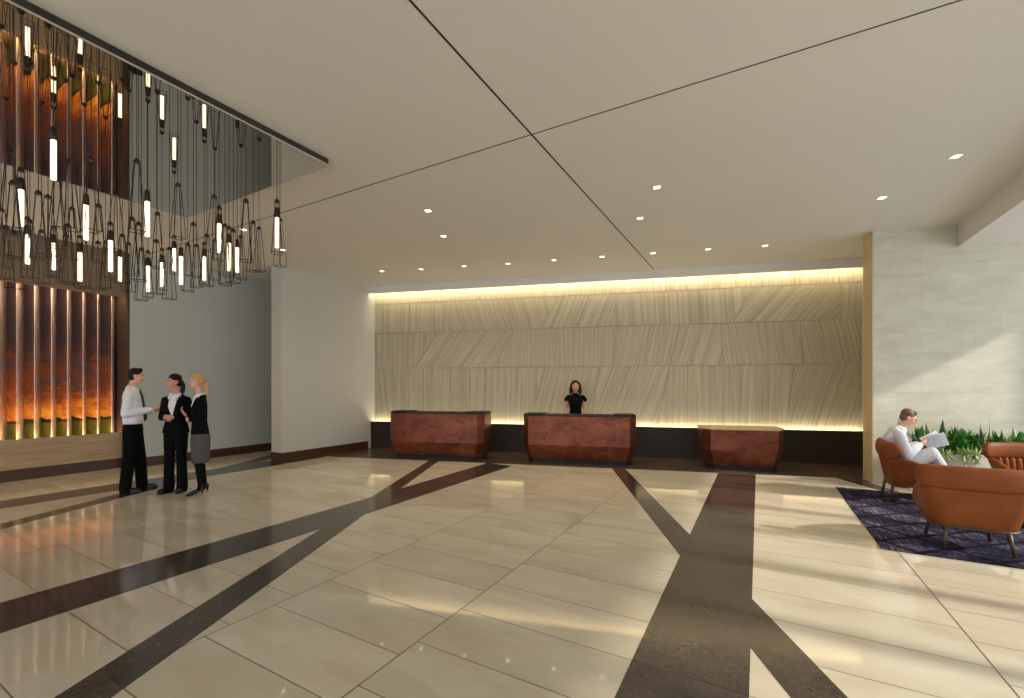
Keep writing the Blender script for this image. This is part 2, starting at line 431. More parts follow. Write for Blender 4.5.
for z0, z1, segs in rows:
    for i in range(len(segs)-1):
        t0, b0, sl = segs[i]; t1, b1, _ = segs[i+1]
        st0 = -.5 if i == 0 else s_at(t0)+g; sb0 = -.5 if i == 0 else s_at(b0)+g
        st1 = SB if i == len(segs)-2 else s_at(t1)-g; sb1 = SB if i == len(segs)-2 else s_at(b1)-g
        za, zb = z0+g*1.4, z1-g*1.4; pts = [(sb0,za),(sb1,za),(st1,zb),(st0,zb)]
        q = [BW(s,-.12,z) for s,z in pts]; qb = [BW(s,-.15,z) for s,z in pts]
        ro = random.uniform(0,50); cth = 1/math.sqrt(1+sl*sl)
        uv = [((s - sl*z)*cth+ro, (z + sl*s)*cth+ro) for s,z in pts]
        mb.add(q+qb, [(0,1,2,3),(0,4,5,1),(1,5,6,2),(2,6,7,3),(3,7,4,0)], [uv]+[[uv[0]]*4]*4)
struct(mb.build('wall_cladding', 'stria'), 'striated stone veneer panels on reception wall', 'wall panelling')
struct(bbox_bw(-.3, SB, -.02, 0, .0, .668).build('wall_wainscot', 'darkpanel'), 'dark wood base panel along reception wall', 'wall panelling')
struct(bbox_bw(-.3, SB, .06, .10, 3.87, CEIL).build('trim_cove_fascia', 'soffit'), 'painted fascia hiding the cove light', 'trim')
def part(mbx, name, mat, parent, **k): return mbx.build(name, mat, parent, **k)
e = empty('cove_light', BW(4,-.0,3.9), 0, 'warm light strip hidden in the ceiling cove above the reception wall', 'light')
e.name = 'cove_light'
bbox_bw(.12, SB-.5, .02, .055, 3.93, 3.965).build('light_strip', 'led', None).parent = e
bpy.data.objects['light_strip'].matrix_parent_inverse = Matrix.Translation(-e.location)
e = empty('ledge_light', BW(4,-.07,.6), 0, 'warm light strip glowing up behind the dark wood base panel', 'light')
o = bbox_bw(.12, SB-.5, -.075, -.03, .60, .63).build('light_strip', 'led', None); o.parent = e; o.matrix_parent_inverse = Matrix.Translation(-e.location)

# grey pier and corridor
PB, PA = 8.56, 5.58
bend = AB(PA,PB)
struct(quad([AB(PA,PB), AB(8.6,PB), AB(8.6,PB+.35), AB(PA,PB+.35)], 0, CEIL).build('wall_pier', 'pierwall'), 'light grey pier wall left of reception', 'wall')
t_ = .012
struct(quad([AB(PA-t_,PB-t_), AB(7.86,PB-t_), AB(7.86,PB+.36), AB(PA-t_,PB+.36)], 0, .18).build('baseboard_pier', 'basewood'), 'walnut baseboard on the grey pier', 'baseboard')
GB = 10.35; GA = 3.72
struct(quad([AB(GA,GB), AB(AMAX,GB), AB(AMAX,GB+.8), AB(GA,GB+.8)], 0, CEIL).build('wall_left', 'graywall'), 'grey wall behind the standing group', 'wall')
struct(quad([AB(GA,GB-t_), AB(AMAX-.1,GB-t_), AB(AMAX-.1,GB), AB(GA,GB)], 0, .18).build('baseboard_left', 'basewood'), 'walnut baseboard on the grey wall', 'baseboard')
struct(quad([AB(9.6,8.0), AB(9.8,8.0), AB(9.8,GB), AB(9.6,GB)], 0, CEIL).build('wall_corridor_end', 'graywall'), 'end wall of the dark corridor', 'wall')
# art niche
A0 = -4.0
_m = quad([AB(A0,10.60), AB(GA,10.60), AB(GA,11.45), AB(A0,11.45)], .19, .60); _m.prism([AB(A0,10.60)[:2], AB(GA,10.60)[:2], AB(GA,10.63)[:2], AB(A0,10.63)[:2]], .60, .68)
struct(_m.build('trim_art_sill', 'oak'), 'pale oak base below the sunset wall', 'trim')
struct(quad([AB(A0,10.62), AB(GA,10.62), AB(GA,11.4), AB(A0,11.4)], 0, .19).build('baseboard_art', 'basewood'), 'walnut plinth below the sunset wall', 'baseboard')
struct(quad([AB(A0,10.40), AB(GA,10.40), AB(GA,10.46), AB(A0,10.46)], 3.22, CEIL).build('trim_art_header', 'header'), 'brown header panel above the sunset wall', 'trim')
struct(quad([AB(GA-.03,10.36), AB(GA,10.36), AB(GA,11.45), AB(GA-.03,11.45)], 0, CEIL).build('trim_art_jamb', 'jamb'), 'dark walnut jamb beside the sunset wall', 'trim')
struct(quad([AB(A0,11.35), AB(GA,11.35), AB(GA,11.5), AB(A0,11.5)], 0, CEIL).build('wall_art_back', 'jamb'), 'wall behind the sunset panels', 'wall')
struct(quad([AB(AMIN,10.40), AB(A0,10.40), AB(A0,11.5), AB(AMIN,11.5)], 0, CEIL).build('wall_left_front', 'graywall'), 'grey wall beyond the left edge', 'wall')
art = empty('sunset_art_wall', AB(GA,10.9,.68), 0, 'backlit sunset landscape print on tall folded panels set into the left wall', 'artwork')
def to(o, p):
    o.parent = p; bpy.context.view_layer.update(); o.matrix_parent_inverse = p.matrix_world.inverted(); return o
b0, d_, s_ = 10.78, .42, .43; pitch = .2055
k = 0; a = 3.60
edge = a
Tart = Matrix.Rotation(ANG_A, 4, 'Z')
while a > A0+.3:
    f0 = AB(a, b0); bk = AB(a+.193, b0+.5)         # return (pale) from front edge back to right
    fn = AB(a+pitch, b0)
    def slab(p, q, th, z0=.602, z1=3.40):
        dd = (q-p).normalized(); nn = Vector((-dd.y, dd.x, 0))*th
        return MB().prism([p[:2], q[:2], (q+nn)[:2], (p+nn)[:2]], z0, z1)
    mid = bk
    r = slab(f0, mid, .008).build('fin_return', 'fin', None); to(r, art)
    if a < 3.6:
        q = slab(mid, fn, .008).build('print_panel', 'sunset', None, loc=AB(0,b0), rotz=ANG_A); to(q, art)
    a -= pitch; k += 1
o = slab(AB(3.615,10.80), AB(3.688,10.92), .008).build('end_panel', 'fin', None); to(o, art)
e = empty('niche_light', AB(1,11.0,3.3), 0, 'amber light strip hidden at the top of the sunset wall', 'light')
o = quad([AB(A0+.1,10.50), AB(GA-.1,10.50), AB(GA-.1,10.53), AB(A0+.1,10.53)], 3.27, 3.30).build('light_strip', 'ledart'); to(o, e)
e = empty('niche_light', AB(1,10.7,.7), 0, 'amber light strip along the sill of the sunset wall', 'light')
o = quad([AB(A0+.1,10.645), AB(GA-.08,10.645), AB(GA-.08,10.68), AB(A0+.1,10.68)], .602, .62).build('light_strip', 'ledart'); to(o, e)

# right limestone wall: starts at (5.8,7.107) and runs parallel to the back wall
W0 = Vector((5.80,7.107,0)); 
def SW(s, off=0, z=0): return W0 + D*s + NB*off + Vector((0,0,z))
o = MB().prism([SW(.01,0)[:2], SW(3.6,0)[:2], SW(3.6,-.26)[:2], SW(.01,-.26)[:2]], 0, CEIL).build('wall_right', 'stone', loc=W0, rotz=BANG)
struct(o, 'limestone block wall behind the armchairs', 'wall')
trim([SW(0,.002), SW(.02,.002), SW(.02,-.27), SW(0,-.27)], 0, CEIL, 'capwood', 'honey coloured wood end of the limestone wall', 'trim')
struct(MB().prism([SW(.9,-.25)[:2], SW(1.05,-.25)[:2], BW(11.0,-.1)[:2], BW(10.85,-.1)[:2]], 0, CEIL).build('wall_alcove_sunblock', 'stone'), 'unseen return wall added to keep sun out of the reception alcove', 'wall')  # hidden wall, added to block sun entering behind the limestone slab
# soffit over the lounge, light underside
struct(quad([AB(AMIN,-2.67), AB(9.9,-2.67), AB(9.9,BMIN), AB(AMIN,BMIN)], 3.71, CEIL-.001).build('ceiling_soffit', 'soffit'), 'dropped white soffit over the lounge side', 'ceiling')

# ceiling slots
trim([AB(AMIN,1.969), AB(9.86,1.969), AB(9.86,1.985), AB(AMIN,1.985)], CEIL-.003, CEIL, 'slot', 'black slot in the ceiling running away to the reception wall')
trim([AB(3.911,-2.67), AB(3.911,GB), AB(3.921,GB), AB(3.921,-2.67)], CEIL-.003, CEIL, 'slot', 'black slot in the ceiling running from side to side')

# glazed facade to the right and behind (outside the frame): mullions, sill, head
wn = 1
def mullwall(pts, label):
    global wn
    m_ = MB()
    for p, q in pts: m_.prism([p[0][:2],p[1][:2],p[2][:2],p[3][:2]], q[0], q[1])
    struct(m_.build('window_%d' % wn, 'window_frame'), label, 'window'); wn += 1
L = []
a = 2.34-1.04*9
while a < 9.9:
    wd = .075 if round((a-2.34)/1.04) != 2 else .075
    L.append(([AB(a-wd,BMIN), AB(a+wd,BMIN), AB(a+wd,BMIN+.12), AB(a-wd,BMIN+.12)], (0,3.71))); a += 1.04
L.append(([AB(AMIN,BMIN+.01), AB(9.9,BMIN+.01), AB(9.9,BMIN+.09), AB(AMIN,BMIN+.09)], (0,.12)))
L.append(([AB(AMIN,BMIN+.02), AB(9.9,BMIN+.02), AB(9.9,BMIN+.08), AB(AMIN,BMIN+.08)], (1.05,1.13)))
mullwall(L, 'glazing frames of the window wall on the right')
L = []; b = BMIN+.5
while b < 11: L.append(([AB(AMIN,b-.05), AB(AMIN,b+.05), AB(AMIN+.12,b+.05), AB(AMIN+.12,b-.05)], (0,CEIL))); b += 1.6
mullwall(L, 'glazing frames of the window wall behind the viewer')

# ---------------------------------------------------------------- mirrored canopy
CX0, CX1, CB0, CB1 = -3.0, 3.245, 4.144, 7.21
can = empty('mirrored_canopy', AB(0,5.7,3.98), 0, 'mirrored rectangular ceiling canopy with dark edge above the pendants', 'ceiling canopy')
to(quad([AB(CX0,CB0), AB(CX1,CB0), AB(CX1,CB1), AB(CX0,CB1)], 3.982, 3.988).build('mirror_panel', 'mirror'), can)
to(quad([AB(CX0,CB0), AB(CX1,CB0), AB(CX1,CB1), AB(CX0,CB1)], 3.989, CEIL).build('side_frame', 'frame'), can)
mt = MB()
for (a0,a1,b0_,b1) in ((CX0-.006,CX1+.006,CB0-.006,CB0),(CX0-.006,CX1+.006,CB1,CB1+.006),(CX0-.006,CX0,CB0,CB1),(CX1,CX1+.006,CB0,CB1)):
    mt.prism([AB(a0,b0_)[:2],AB(a1,b0_)[:2],AB(a1,b1)[:2],AB(a0,b1)[:2]], 3.978, 3.992)
to(mt.build('edge_trim', 'trimline'), can)

# ---------------------------------------------------------------- pendants
def wirebar(m_, p, q, r=.0032): m_.tube([p, q], r, 4)
CH = .53
cm_ = MB()
n_ = 4
tp = [Vector((.021*math.cos(t), .021*math.sin(t), 0)) for t in (PI/4,3*PI/4,5*PI/4,7*PI/4)]
bt = [Vector((.068*math.cos(t), .068*math.sin(t), -CH)) for t in (PI/4,3*PI/4,5*PI/4,7*PI/4)]
for i in range(4):
    wirebar(cm_, tp[i], bt[i], .0032); wirebar(cm_, tp[i], tp[(i+1)%4], .0032); wirebar(cm_, bt[i], bt[(i+1)%4], .0032)
wirebar(cm_, tp[0], tp[2], .003)
cm_.tube([(0,0,.012),(0,0,-.02)], [.012,.028], 8)
cage0 = cm_.build('wire_cage', 'wire'); cage_me = cage0.data; bpy.data.objects.remove(cage0)
sk = MB(); sk.tube([(0,0,.10),(0,0,.09),(0,0,.03),(0,0,.0)], [.008,.02,.023,.023], 10); s0 = sk.build('socket', 'wire', smooth=True); sock_me = s0.data; bpy.data.objects.remove(s0)
tb = MB(); tb.tube([(0,0,0),(0,0,-.004),(0,0,-.296),(0,0,-.30)], [.010,.0165,.0165,.009], 12); s0 = tb.build('glowing_tube', 'tube', smooth=True); tube_me = s0.data; bpy.data.objects.remove(s0)
cb = MB(); cb.tube([(0,0,0),(0,0,1)], .0028, 5); s0 = cb.build('cable', 'wire'); cab_me = s0.data; bpy.data.objects.remove(s0)
def inst(name, me, parent, loc=(0,0,0), scale=(1,1,1)):
    o = bpy.data.objects.new(name, me); COL.objects.link(o); o.parent = parent; o.location = loc; o.scale = scale; return o
ORD = ['leftmost','second','third','fourth','fifth','sixth','seventh','eighth','ninth','tenth','eleventh','twelfth','thirteenth','fourteenth','fifteenth','sixteenth','seventeenth','rightmost']
lit = [(53.5,140,180,0,3.31),(21,189.5,226,1,3.63),(27.5,234.5,264,1,4.46),(53.7,243,270,1,4.92),(86,205,240,0,3.78),(80,252.5,281,1,4.61),
 (110.5,240.5,271.7,1,4.24),(120,257,281,0,5.4),(147.3,201.5,236.5,0,3.78),(148,266,292,1,5.12),(162,262.5,286.5,1,5.5),(174.2,248.5,271,1,5.9),
 (181,256.5,284.5,0,4.73),(204.3,256.5,280,1,5.54),(219.2,223.5,253,1,4.49),(229,243,271,1,4.73),(237.3,247.5,272.5,0,5.3),(277,217.5,248,1,4.36)]
lit.sort()
for i, (px, yt, yb, cg, Y) in enumerate(lit):
    z = H + (HZ-yt)*Y/F; X = (px-512)/F*Y
    lab = ('%s of the glowing tube pendants counted from the left' % ORD[i]) if i in (0,17) else ('%s from the left of the glowing tube pendants under the mirrored canopy' % ORD[i])
    p = empty('tube_pendant', (X,Y,z), math.atan2(Y,X), lab, 'pendant light', 'glowing tube pendants')
    inst('socket', sock_me, p); inst('glowing_tube', tube_me, p)
    inst('cable', cab_me, p, (0,0,.1), (1,1,3.98-z-.1))
    if cg:
        c = inst('wire_cage', cage_me, p, (0,0,.17)); c.scale = (1,1,random.uniform(.96,1.05))
cages = [(38.5,192,3.6),(245.8,200,4.1),(259,227.5,5.3),(253.2,221.7,4.85),(233.2,230,4.7),(225,225,4.3),(241,236,5.5),(214.2,196,4.1),(215,240,5.6),(206.9,235,4.9),
 (136.9,160.3,3.55),(138.7,223,4.3),(141.5,248.6,4.7),(157.5,213,4.6),(156.4,240.5,4.5),(178,184,4.15),(169.4,248,4.8),(193.5,223.4,4.75),(187.8,244,5.0),(196.5,245,5.3),
 (98.6,205,4.0),(115.8,193,3.9),(122.3,235,4.7),(128.5,243,4.9),(98,242,4.8),(105.5,241.7,5.2),(29.8,220.6,4.4),(53.9,226.8,4.6),(68,225,4.1),(41.3,230.7,4.9),(66,235,4.7),
 (1,209,4.0),(10,150,3.1),(69,160,3.2),(57,178,3.4),(13,182,3.4),(91,158,3.3),(84,238,5.0),(14,232,4.5),(6,226,4.8),(280,219,5.0),(132,218,4.0),(72,208,4.4),(48,196,3.9)]
for px, yt, Y in cages:
    r = (px-512)/F
    bb = (-SA*r+CA)*Y; aa = (CA*r+SA)*Y
    if bb < 4.16: Y *= 4.17/bb
    if bb > 7.19: Y *= 7.18/bb
    if (CA*r+SA)*Y > 3.22: Y *= 3.2/((CA*r+SA)*Y)
    z = H + (HZ-yt)*Y/F
    p = empty('cage_pendant', (r*Y,Y,z), random.uniform(0,1.5), 'unlit open black wire cage hanging on a thin cable from the mirrored canopy', 'pendant', 'unlit wire cage pendants')
    c = inst('wire_cage', cage_me, p); c.scale = (1,1,random.uniform(.95,1.1))
    inst('cable', cab_me, p, (0,0,.01), (1,1,3.98-z-.01))

# ---------------------------------------------------------------- downlights
dl = [(382,271),(421,269),(464,266),(508,263.5),(554,260),(602,256.5),(653,253),(708,249),(765,245.5)]
d2 = [((956,156),'recessed downlight nearest the white soffit at upper right'),((882,197.5),'recessed downlight above the limestone wall end'),((657,187),'nearer of the two downlights right of the ceiling slot'),
 ((640,218),'farther of the two downlights right of the ceiling slot'),((428,210.5),'nearer of the two downlights at the middle of the ceiling'),((443.5,236),'farther of the two downlights at the middle of the ceiling'),
 ((283,249.7),'recessed downlight just above the top of the grey pier'),((243.5,229.4),'recessed downlight seen among the wire pendants')]
dw = ['leftmost','second from left','third from left','fourth from left','middle','fourth from right','third from right','second from right','rightmost']
allp = [(p, '%s downlight in the row along the reception wall' % dw[i]) for i, p in enumerate(dl)] + d2
lens = MB().box((-.04,-.04,-.004),(.04,.04,.0)); s0 = lens.build('lens','down'); lens_me = s0.data; bpy.data.objects.remove(s0)
tr = MB()
for lo, hi in (((-.052,-.052,-.006),(-.04,.052,0)),((.04,-.052,-.006),(.052,.052,0)),((-.04,-.052,-.006),(.04,-.04,0)),((-.04,.04,-.006),(.04,.052,0))): tr.box(lo, hi)
s0 = tr.build('trim_ring','downtrim'); tr_me = s0.data; bpy.data.objects.remove(s0)
for (px, py), lab in allp:
    Y = F*(CEIL-H)/(HZ-py); X = (px-512)/F*Y
    p = empty('downlight', (X,Y,CEIL-.001), BANG, lab, 'downlight', 'recessed ceiling downlights')
    inst('lens', lens_me, p); inst('trim_ring', tr_me, p)
    ld = bpy.data.lights.new('downlight_lamp','SPOT'); ld.energy = 34; ld.color = (1,.84,.62); ld.spot_size = 1.9; ld.spot_blend = .9; ld.shadow_soft_size = .06
    lo_ = bpy.data.objects.new('downlight_lamp', ld); COL.objects.link(lo_); lo_.parent = p; lo_.location = (0,0,-.03)

# ---------------------------------------------------------------- reception desks
def desk(name, s0, s1, off, top, label, slabtop):
    """front corners s0..s1 at distance off from the wainscot plane; sides flare out to the rear"""
    c = (s0+s1)/2; w = (s1-s0)/2; dep = .64; fl = .12; base = BW(c, off)
    d = empty('reception_desk', base, BANG, label, 'desk', 'copper reception desks')
    kz = .37
    def plan(win, fin, z):   # local: x along wall, y away from camera
        return [Vector((-w+win, fin, z)), Vector((w-win, fin, z)), Vector((w+fl-win, .15+fin, z)), Vector((w+fl-win, dep, z)), Vector((-w-fl+win, dep, z)), Vector((-w-fl+win, .15+fin, z))]
    mb = MB(); mb.loftpoly([plan(.08,.06,.07), plan(0,0,kz), plan(0,0,top-.0225 if not slabtop else top-.035)])
    mb.build('body', 'copper', d, bevel=.006)
    MB().loftpoly([plan(.09,.08,0), plan(.09,.08,.075)]).build('toe_kick', 'toe', d)
    if slabtop:
        MB().loftpoly([plan(-.012,-.012,top-.034), plan(-.012,-.012,top)]).build('countertop', 'capwood', d, bevel=.003)
    else:
        MB().loftpoly([plan(-.008,-.008,top-.022), plan(-.008,-.008,top-.005)]).build('countertop', 'toe', d, bevel=.003)
        for sg in (-1,1):
            q = [Vector((sg*(w-.30), .10, 0)), Vector((sg*(w-.02), .06, 0)), Vector((sg*(w+fl-.02), .17, 0)), Vector((sg*(w+fl-.02), dep-.03, 0)), Vector((sg*(w-.30), dep-.03, 0))]
            MB().prism([p[:2] for p in q], top-.006, top+.016).build('side_ledge', 'toe', d, bevel=.003)
    return d
def s_floor(px, off):     # s where the vertical plane at distance off crosses the pixel column
    r = (px-512)/F; P0 = BW(0, off); return (r*P0.y-P0.x)/(D.x-r*D.y)
def off_of(px, py): p = FL(px,py)-L0; return p.dot(NB)
for nm, x0, x1, by, px, top, lab, st in (
    ('l', 392, 477, 459.0, 440, .995, 'left copper clad reception desk nearest the grey pier', False),
    ('m', 528, 630, 463.8, 580, .975, 'middle copper reception desk with the receptionist behind it', False),
    ('r', 711, 779, 470.3, 745, .78, 'low small copper desk at the right with a pale top', True)):
    of = off_of(px, by)+.1
    desk(nm, s_floor(x0,of), s_floor(x1,of), of, top, lab, st)

# ---------------------------------------------------------------- rug
o = quad([AB(5.38,-1.01), AB(8.32,-1.01), AB(8.32,-4.4), AB(5.38,-4.4)], .0015, .012).build('area_rug', 'rug', loc=AB(5.38,-1.01,0), rotz=ANG_A)
tag(o, 'dark indigo area rug with broken diagonal lines under the armchairs', 'rug')

# ---------------------------------------------------------------- armchair
def armchair(loc, rotz, label):      # local: faces +y
    t = empty('lounge_armchair', loc, rotz, label, 'armchair', 'tan leather lounge armchairs')
    def prof(u, z, r=0):             # U-shaped plan: u in [-1,1], 0 = middle of the back
        s = z                         # 0 bottom .. 1 rim : flare
        hw = .30+.085*s + r + .035*s*max(0,(abs(u)-.45)/.55); back = -.22-.06*s - r; front = .26
        t_ = abs(u); sg = 1 if u >= 0 else -1
        rc = .10
        if t_ < .40: x = sg*(hw-rc)*t_/.40; y = back
        elif t_ < .58:
            a_ = (t_-.40)/.18*PI/2; x = sg*((hw-rc)+rc*math.sin(a_)); y = back+rc*(1-math.cos(a_))
        else: x = sg*hw; y = back+rc+(front-back-rc)*(t_-.58)/.42
        return x, y
    def topz(u):
        t_ = abs(u)
        if t_ < .66: return .585
        k = (t_-.66)/.34; return .585-.20*(k**1.3)
    def botz(u):
        t_ = abs(u); k = max(0, (t_-.60)/.40); return .215+.07*k
    N_, K = 40, 6
    for mat, r0, r1, zlo, nm in (('leather',0,-.055,.25,'shell'),):
        vs = []; fs = []
        for i in range(N_+1):
            u = -1+2*i/N_; tz = topz(u); z0_ = botz(u)
            col = []
            for k in range(K+1):
                z = k/K; zz = z0_+(tz-z0_)*z; x, y = prof(u, (zz-.235)/.35, 0); col.append((x,y,zz))
            for k in range(K+1):
                z = 1-k/K; zz = z0_+(tz-z0_)*z; x, y = prof(u, (zz-.235)/.35, -.045); col.append((x,y,zz))
            vs += col
        n = 2*(K+1)
        for i in range(N_):
            for k in range(n): a_ = i*n+k; b_ = i*n+(k+1)%n; fs.append((a_,a_+n,b_+n,b_))
        fs.append(tuple(range(n))); fs.append(tuple(range(N_*n, N_*n+n))[::-1])
        o = MB().add(vs, fs).build('shell', 'leather', t, smooth=True, bevel=.012)
    # dark under-frame following the rim edge
    pts = []
    for i in range(0, 25):
        u = (-1+2*i/24)*.93; k = max(0, (abs(u)-.6)/.4)
        x, y = prof(u, .0+.12*k, .0); pts.append((x,y,botz(u)))
    MB().tube(pts, .013, 6).build('under_frame', 'legm', t, smooth=True)
    sp = MB(); 
    def outline(hw, yb, yf, rr, z):
        q = []
        for cx, cy, a0 in ((hw-rr,yf-rr,0),(-hw+rr,yf-rr,PI/2),(-hw+rr,yb+rr,PI),(hw-rr,yb+rr,3*PI/2)):
            for i in range(6): a_ = a0+PI/2*i/5; q.append(Vector((cx+rr*math.cos(a_), cy+rr*math.sin(a_), z)))
        return q
    sp.loftpoly([outline(.22,-.17,.24,.08,.215), outline(.25,-.19,.29,.09,.235), outline(.27,-.20,.31,.09,.275), outline(.27,-.20,.31,.09,.30)])
    sp.build('seat_base', 'leather', t, smooth=True, bevel=.01)
    sp = MB(); sp.loftpoly([outline(.28,-.21,.325,.09,.285), outline(.30,-.22,.345,.10,.31), outline(.30,-.22,.345,.10,.36), outline(.27,-.20,.315,.09,.39)])
    sp.build('seat_cushion', 'leather', t, smooth=True, bevel=.008)
    # back panel rising behind, quilted inside
    bk = MB(); 
    for i in range(9):
        x0 = -.30+.60*i/9; bk.ell((x0+.033, -.195, .47), (.036,.038,.14), nu=10, nv=8)
    bk.build('back_cushion', 'leather', t, smooth=True)
    # pill-shaped headrest bolster curved round the back
    hb = MB(); ps = []; NN = 26
    rings = []
    for i in range(NN+1):
        u = math.sin(PI/2*(-1+2*i/NN)); x = .43*u; y = -.275 + .08*abs(u)**3
        endk = max(0.0, 1-max(0,(abs(u)-.78)/.22)**2.4)**(1/2.4); endk = max(endk, .05)
        ring = []
        for j in range(14):
            a_ = 2*PI*j/14; c, s2 = math.cos(a_), math.sin(a_)
            ring.append(Vector((x, y+.055*math.copysign(abs(c)**.8,c)*(.35+.65*endk), .685+.112*endk*math.copysign(abs(s2)**.75,s2))))
        rings.append(ring)
    hb.loftpoly(rings); hb.build('headrest', 'leather', t, smooth=True)
    for sx_, sy_ in ((-.24,-.24),(.24,-.24),(-.24,.26),(.24,.26)):
        MB().tube([(sx_*.86,sy_*.86,.225),(sx_,sy_,0)], [.020,.014], 8).build('leg', 'legm', t, smooth=True)
    return t
C1 = Vector((5.185,6.115,0)) + Vector((.87,-.49,0))*.24
C2 = (FL(942.8,550.5)+FL(1015.5,559.9))/2 + Vector((CA,SA,0))*.24
ch1 = armchair(C1+Vector((0,0,.012)), math.atan2(-CA,SA)-PI/2, 'tan leather armchair the reading man sits in')
ch2 = armchair(C2+Vector((0,0,.012)), ANG_A-PI/2, 'tan leather armchair in front, seen from behind')
ch3 = armchair((6.62,5.55,.012), math.atan2(-1,-.30)-PI/2, 'tan leather armchair at the right edge facing the viewer')
t = empty('drum_table', (5.82,4.80,.012), 0, 'dark low side table at the right edge between the armchairs', 'table')
m_ = MB(); m_.rings([(0,0,.0,.22,.22),(0,0,.03,.24,.24),(0,0,.36,.28,.28)], 32, 2); m_.build('base','tabledark',t,smooth=True,bevel=.004)
m_ = MB(); m_.rings([(0,0,.361,.30,.30),(0,0,.385,.30,.30)], 32, 2); m_.build('table_top','tabledark',t,bevel=.004)

# ---------------------------------------------------------------- planter and plants
pt = empty('trough_planter', SW(1.0,.32,0), BANG, 'long white planter trough standing along the limestone wall', 'planter')
def rect(x0,x1,y0,y1,z): return [Vector((x0,y0,z)),Vector((x1,y0,z)),Vector((x1,y1,z)),Vector((x0,y1,z))]
m_ = MB(); x0,x1 = -.75,1.35
m_.loftpoly([rect(x0+.03,x1-.03,-.15,.15,0), rect(x0,x1,-.18,.18,.55), rect(x0+.03,x1-.03,-.15,.15,.55), rect(x0+.03,x1-.03,-.15,.15,.47)])
m_.build('trough','planter',pt,bevel=.004)
MB().box((x0+.031,-.149,.44),(x1-.031,.149,.515)).build('soil','soil',pt)
def leaf(mb, base, dirv, L_, W_, bend, side, n=7, tip=.0, cup=.25):
    d = Vector(dirv).normalized(); sd = Vector(side).normalized(); sd = (sd - d*sd.dot(d)).normalized(); nrm = sd.cross(d)
    vs = []; uvs = []
    for i in range(n+1):
        t = i/n; wv = W_*(math.sin(PI*min(1,(t*.85+.12)))**.7)*(1-t**4*.98) if W_ else 0
        c = Vector(base) + d*(L_*t) + nrm*(bend*L_*t*t) - Vector((0,0,1))*(abs(bend)*L_*t*t*.35)
        vs += [c - sd*wv/2, c + nrm*(-cup*wv/2), c + sd*wv/2]
        vs += [c - sd*wv/2 + nrm*.003, c + nrm*(-cup*wv/2+.003), c + sd*wv/2 + nrm*.003]
    fs = []; uv = []
    for i in range(n):
        a_ = i*6; b_ = a_+6
        for q, us in (((a_,a_+1,b_+1,b_),(0,.5,.5,0)),((a_+1,a_+2,b_+2,b_+1),(.5,1,1,.5)),((a_+3,b_+3,b_+4,a_+4),(0,0,.5,.5)),((a_+4,b_+4,b_+5,a_+5),(.5,.5,1,1)),((a_,b_,b_+3,a_+3),(0,0,0,0)),((a_+2,a_+5,b_+5,b_+2),(1,1,1,1))):
            fs.append(q); uv.append([(u_, i/n) for u_ in us])
    mb.add(vs, fs, uv)
def s_wall(px, off): 
    r = (px-512)/F; P0 = SW(0,off); return (r*P0.y-P0.x)/(D.x-r*D.y)
def zpx(p, py): return H-(py-HZ)*p.y/F
def snake(px, tops, mat, label, off=.32):
    s = s_wall(px, off); base = SW(s,off,.512); m = MB()
    for dx, ty in tops:
        tz = zpx(base, ty); h_ = tz-.512; lean = dx*base.y/F
        a_ = random.uniform(0,2*PI); b_ = (random.uniform(-.035,.035), random.uniform(-.035,.035), 0)
        leaf(m, b_, (lean/h_, random.uniform(-.12,.05), 1), h_*1.02, random.uniform(.09,.125), random.uniform(-.04,.04), (math.cos(a_)*.5+.6, math.sin(a_)*.5, 0))
    o = m.build('snake_plant', mat, None, smooth=True, loc=(0,0,0)); o.location = base
    return tag(o, label, 'plant', 'plants in the long trough')
def bushy(px, mat, label, n=26, L_=.2, W_=.07, off=.32, up=.35, name='leafy_plant', hz=.44):
    s = s_wall(px, off); base = SW(s,off,.512); m = MB(); n = int(n*1.9)
    for i in range(n):
        a_ = random.uniform(0,2*PI); h_ = random.uniform(0,hz); e_ = random.uniform(up,1.3)
        d = Vector((math.cos(a_)*.8, math.sin(a_)*.55, e_)); b_ = Vector((math.cos(a_)*.02, math.sin(a_)*.02, h_*.6))
        leaf(m, b_, d, L_*random.uniform(.8,1.3), W_*random.uniform(.7,1.2), random.choice((-1,1))*random.uniform(.2,.55), (-math.sin(a_),math.cos(a_),0), 6)
    m.tube([(0,0,-.03),(0,0,hz*.6)], .01, 6)
    o = m.build(name, mat, None, smooth=True); o.location = base
    return tag(o, label, 'plant', 'plants in the long trough')
snake(895,[(0,417),(1,440)],'snake_dark','dark blade-leaved plant rising behind the reading man\'s head')
snake(913,[(-1,431),(4,437),(8,436)],'snake_dark','dark snake plant just right of the reading man\'s neck')
snake(932,[(-3,423),(3,434),(0,442)],'snake_dark','snake plant with one dark blade behind the newspaper')
snake(943,[(-1,418.5),(2.5,422),(5,440)],'snake_dark','tall dark snake plant with twin blades right of the newspaper')
snake(954,[(2,426),(8,432),(-3,436),(12,438)],'snake_dark','broad dark snake plant above the white trough')
snake(982,[(-8,420),(-2,429),(-9,436)],'snake_gold','yellow-edged snake plant leaning left')
snake(989,[(-1,418),(3,426),(6,437)],'snake_gold','tall upright yellow-edged snake plant above the right armchair')
snake(1013,[(-5,424),(-1,432),(6,431),(3,440)],'snake_gold','yellow-edged snake plant near the right edge')
snake(1024,[(-1,433),(4,428)],'snake_gold','yellow-edged snake plant cut by the right edge')
bushy(920,'leafy','leafy green plant behind the newspaper hands',24)
bushy(939,'lime','lime green leafy plant beside the reading man\'s knee',26,.17,.06)
bushy(949,'leafy','dark green leafy plant under the twin blades',26,.2,.075)
bushy(964,'leafy','broad green leafy plant above the white trough',30,.22,.08)
bushy(976,'leafy','small leafy plant left of the right armchair',20,.16,.07)
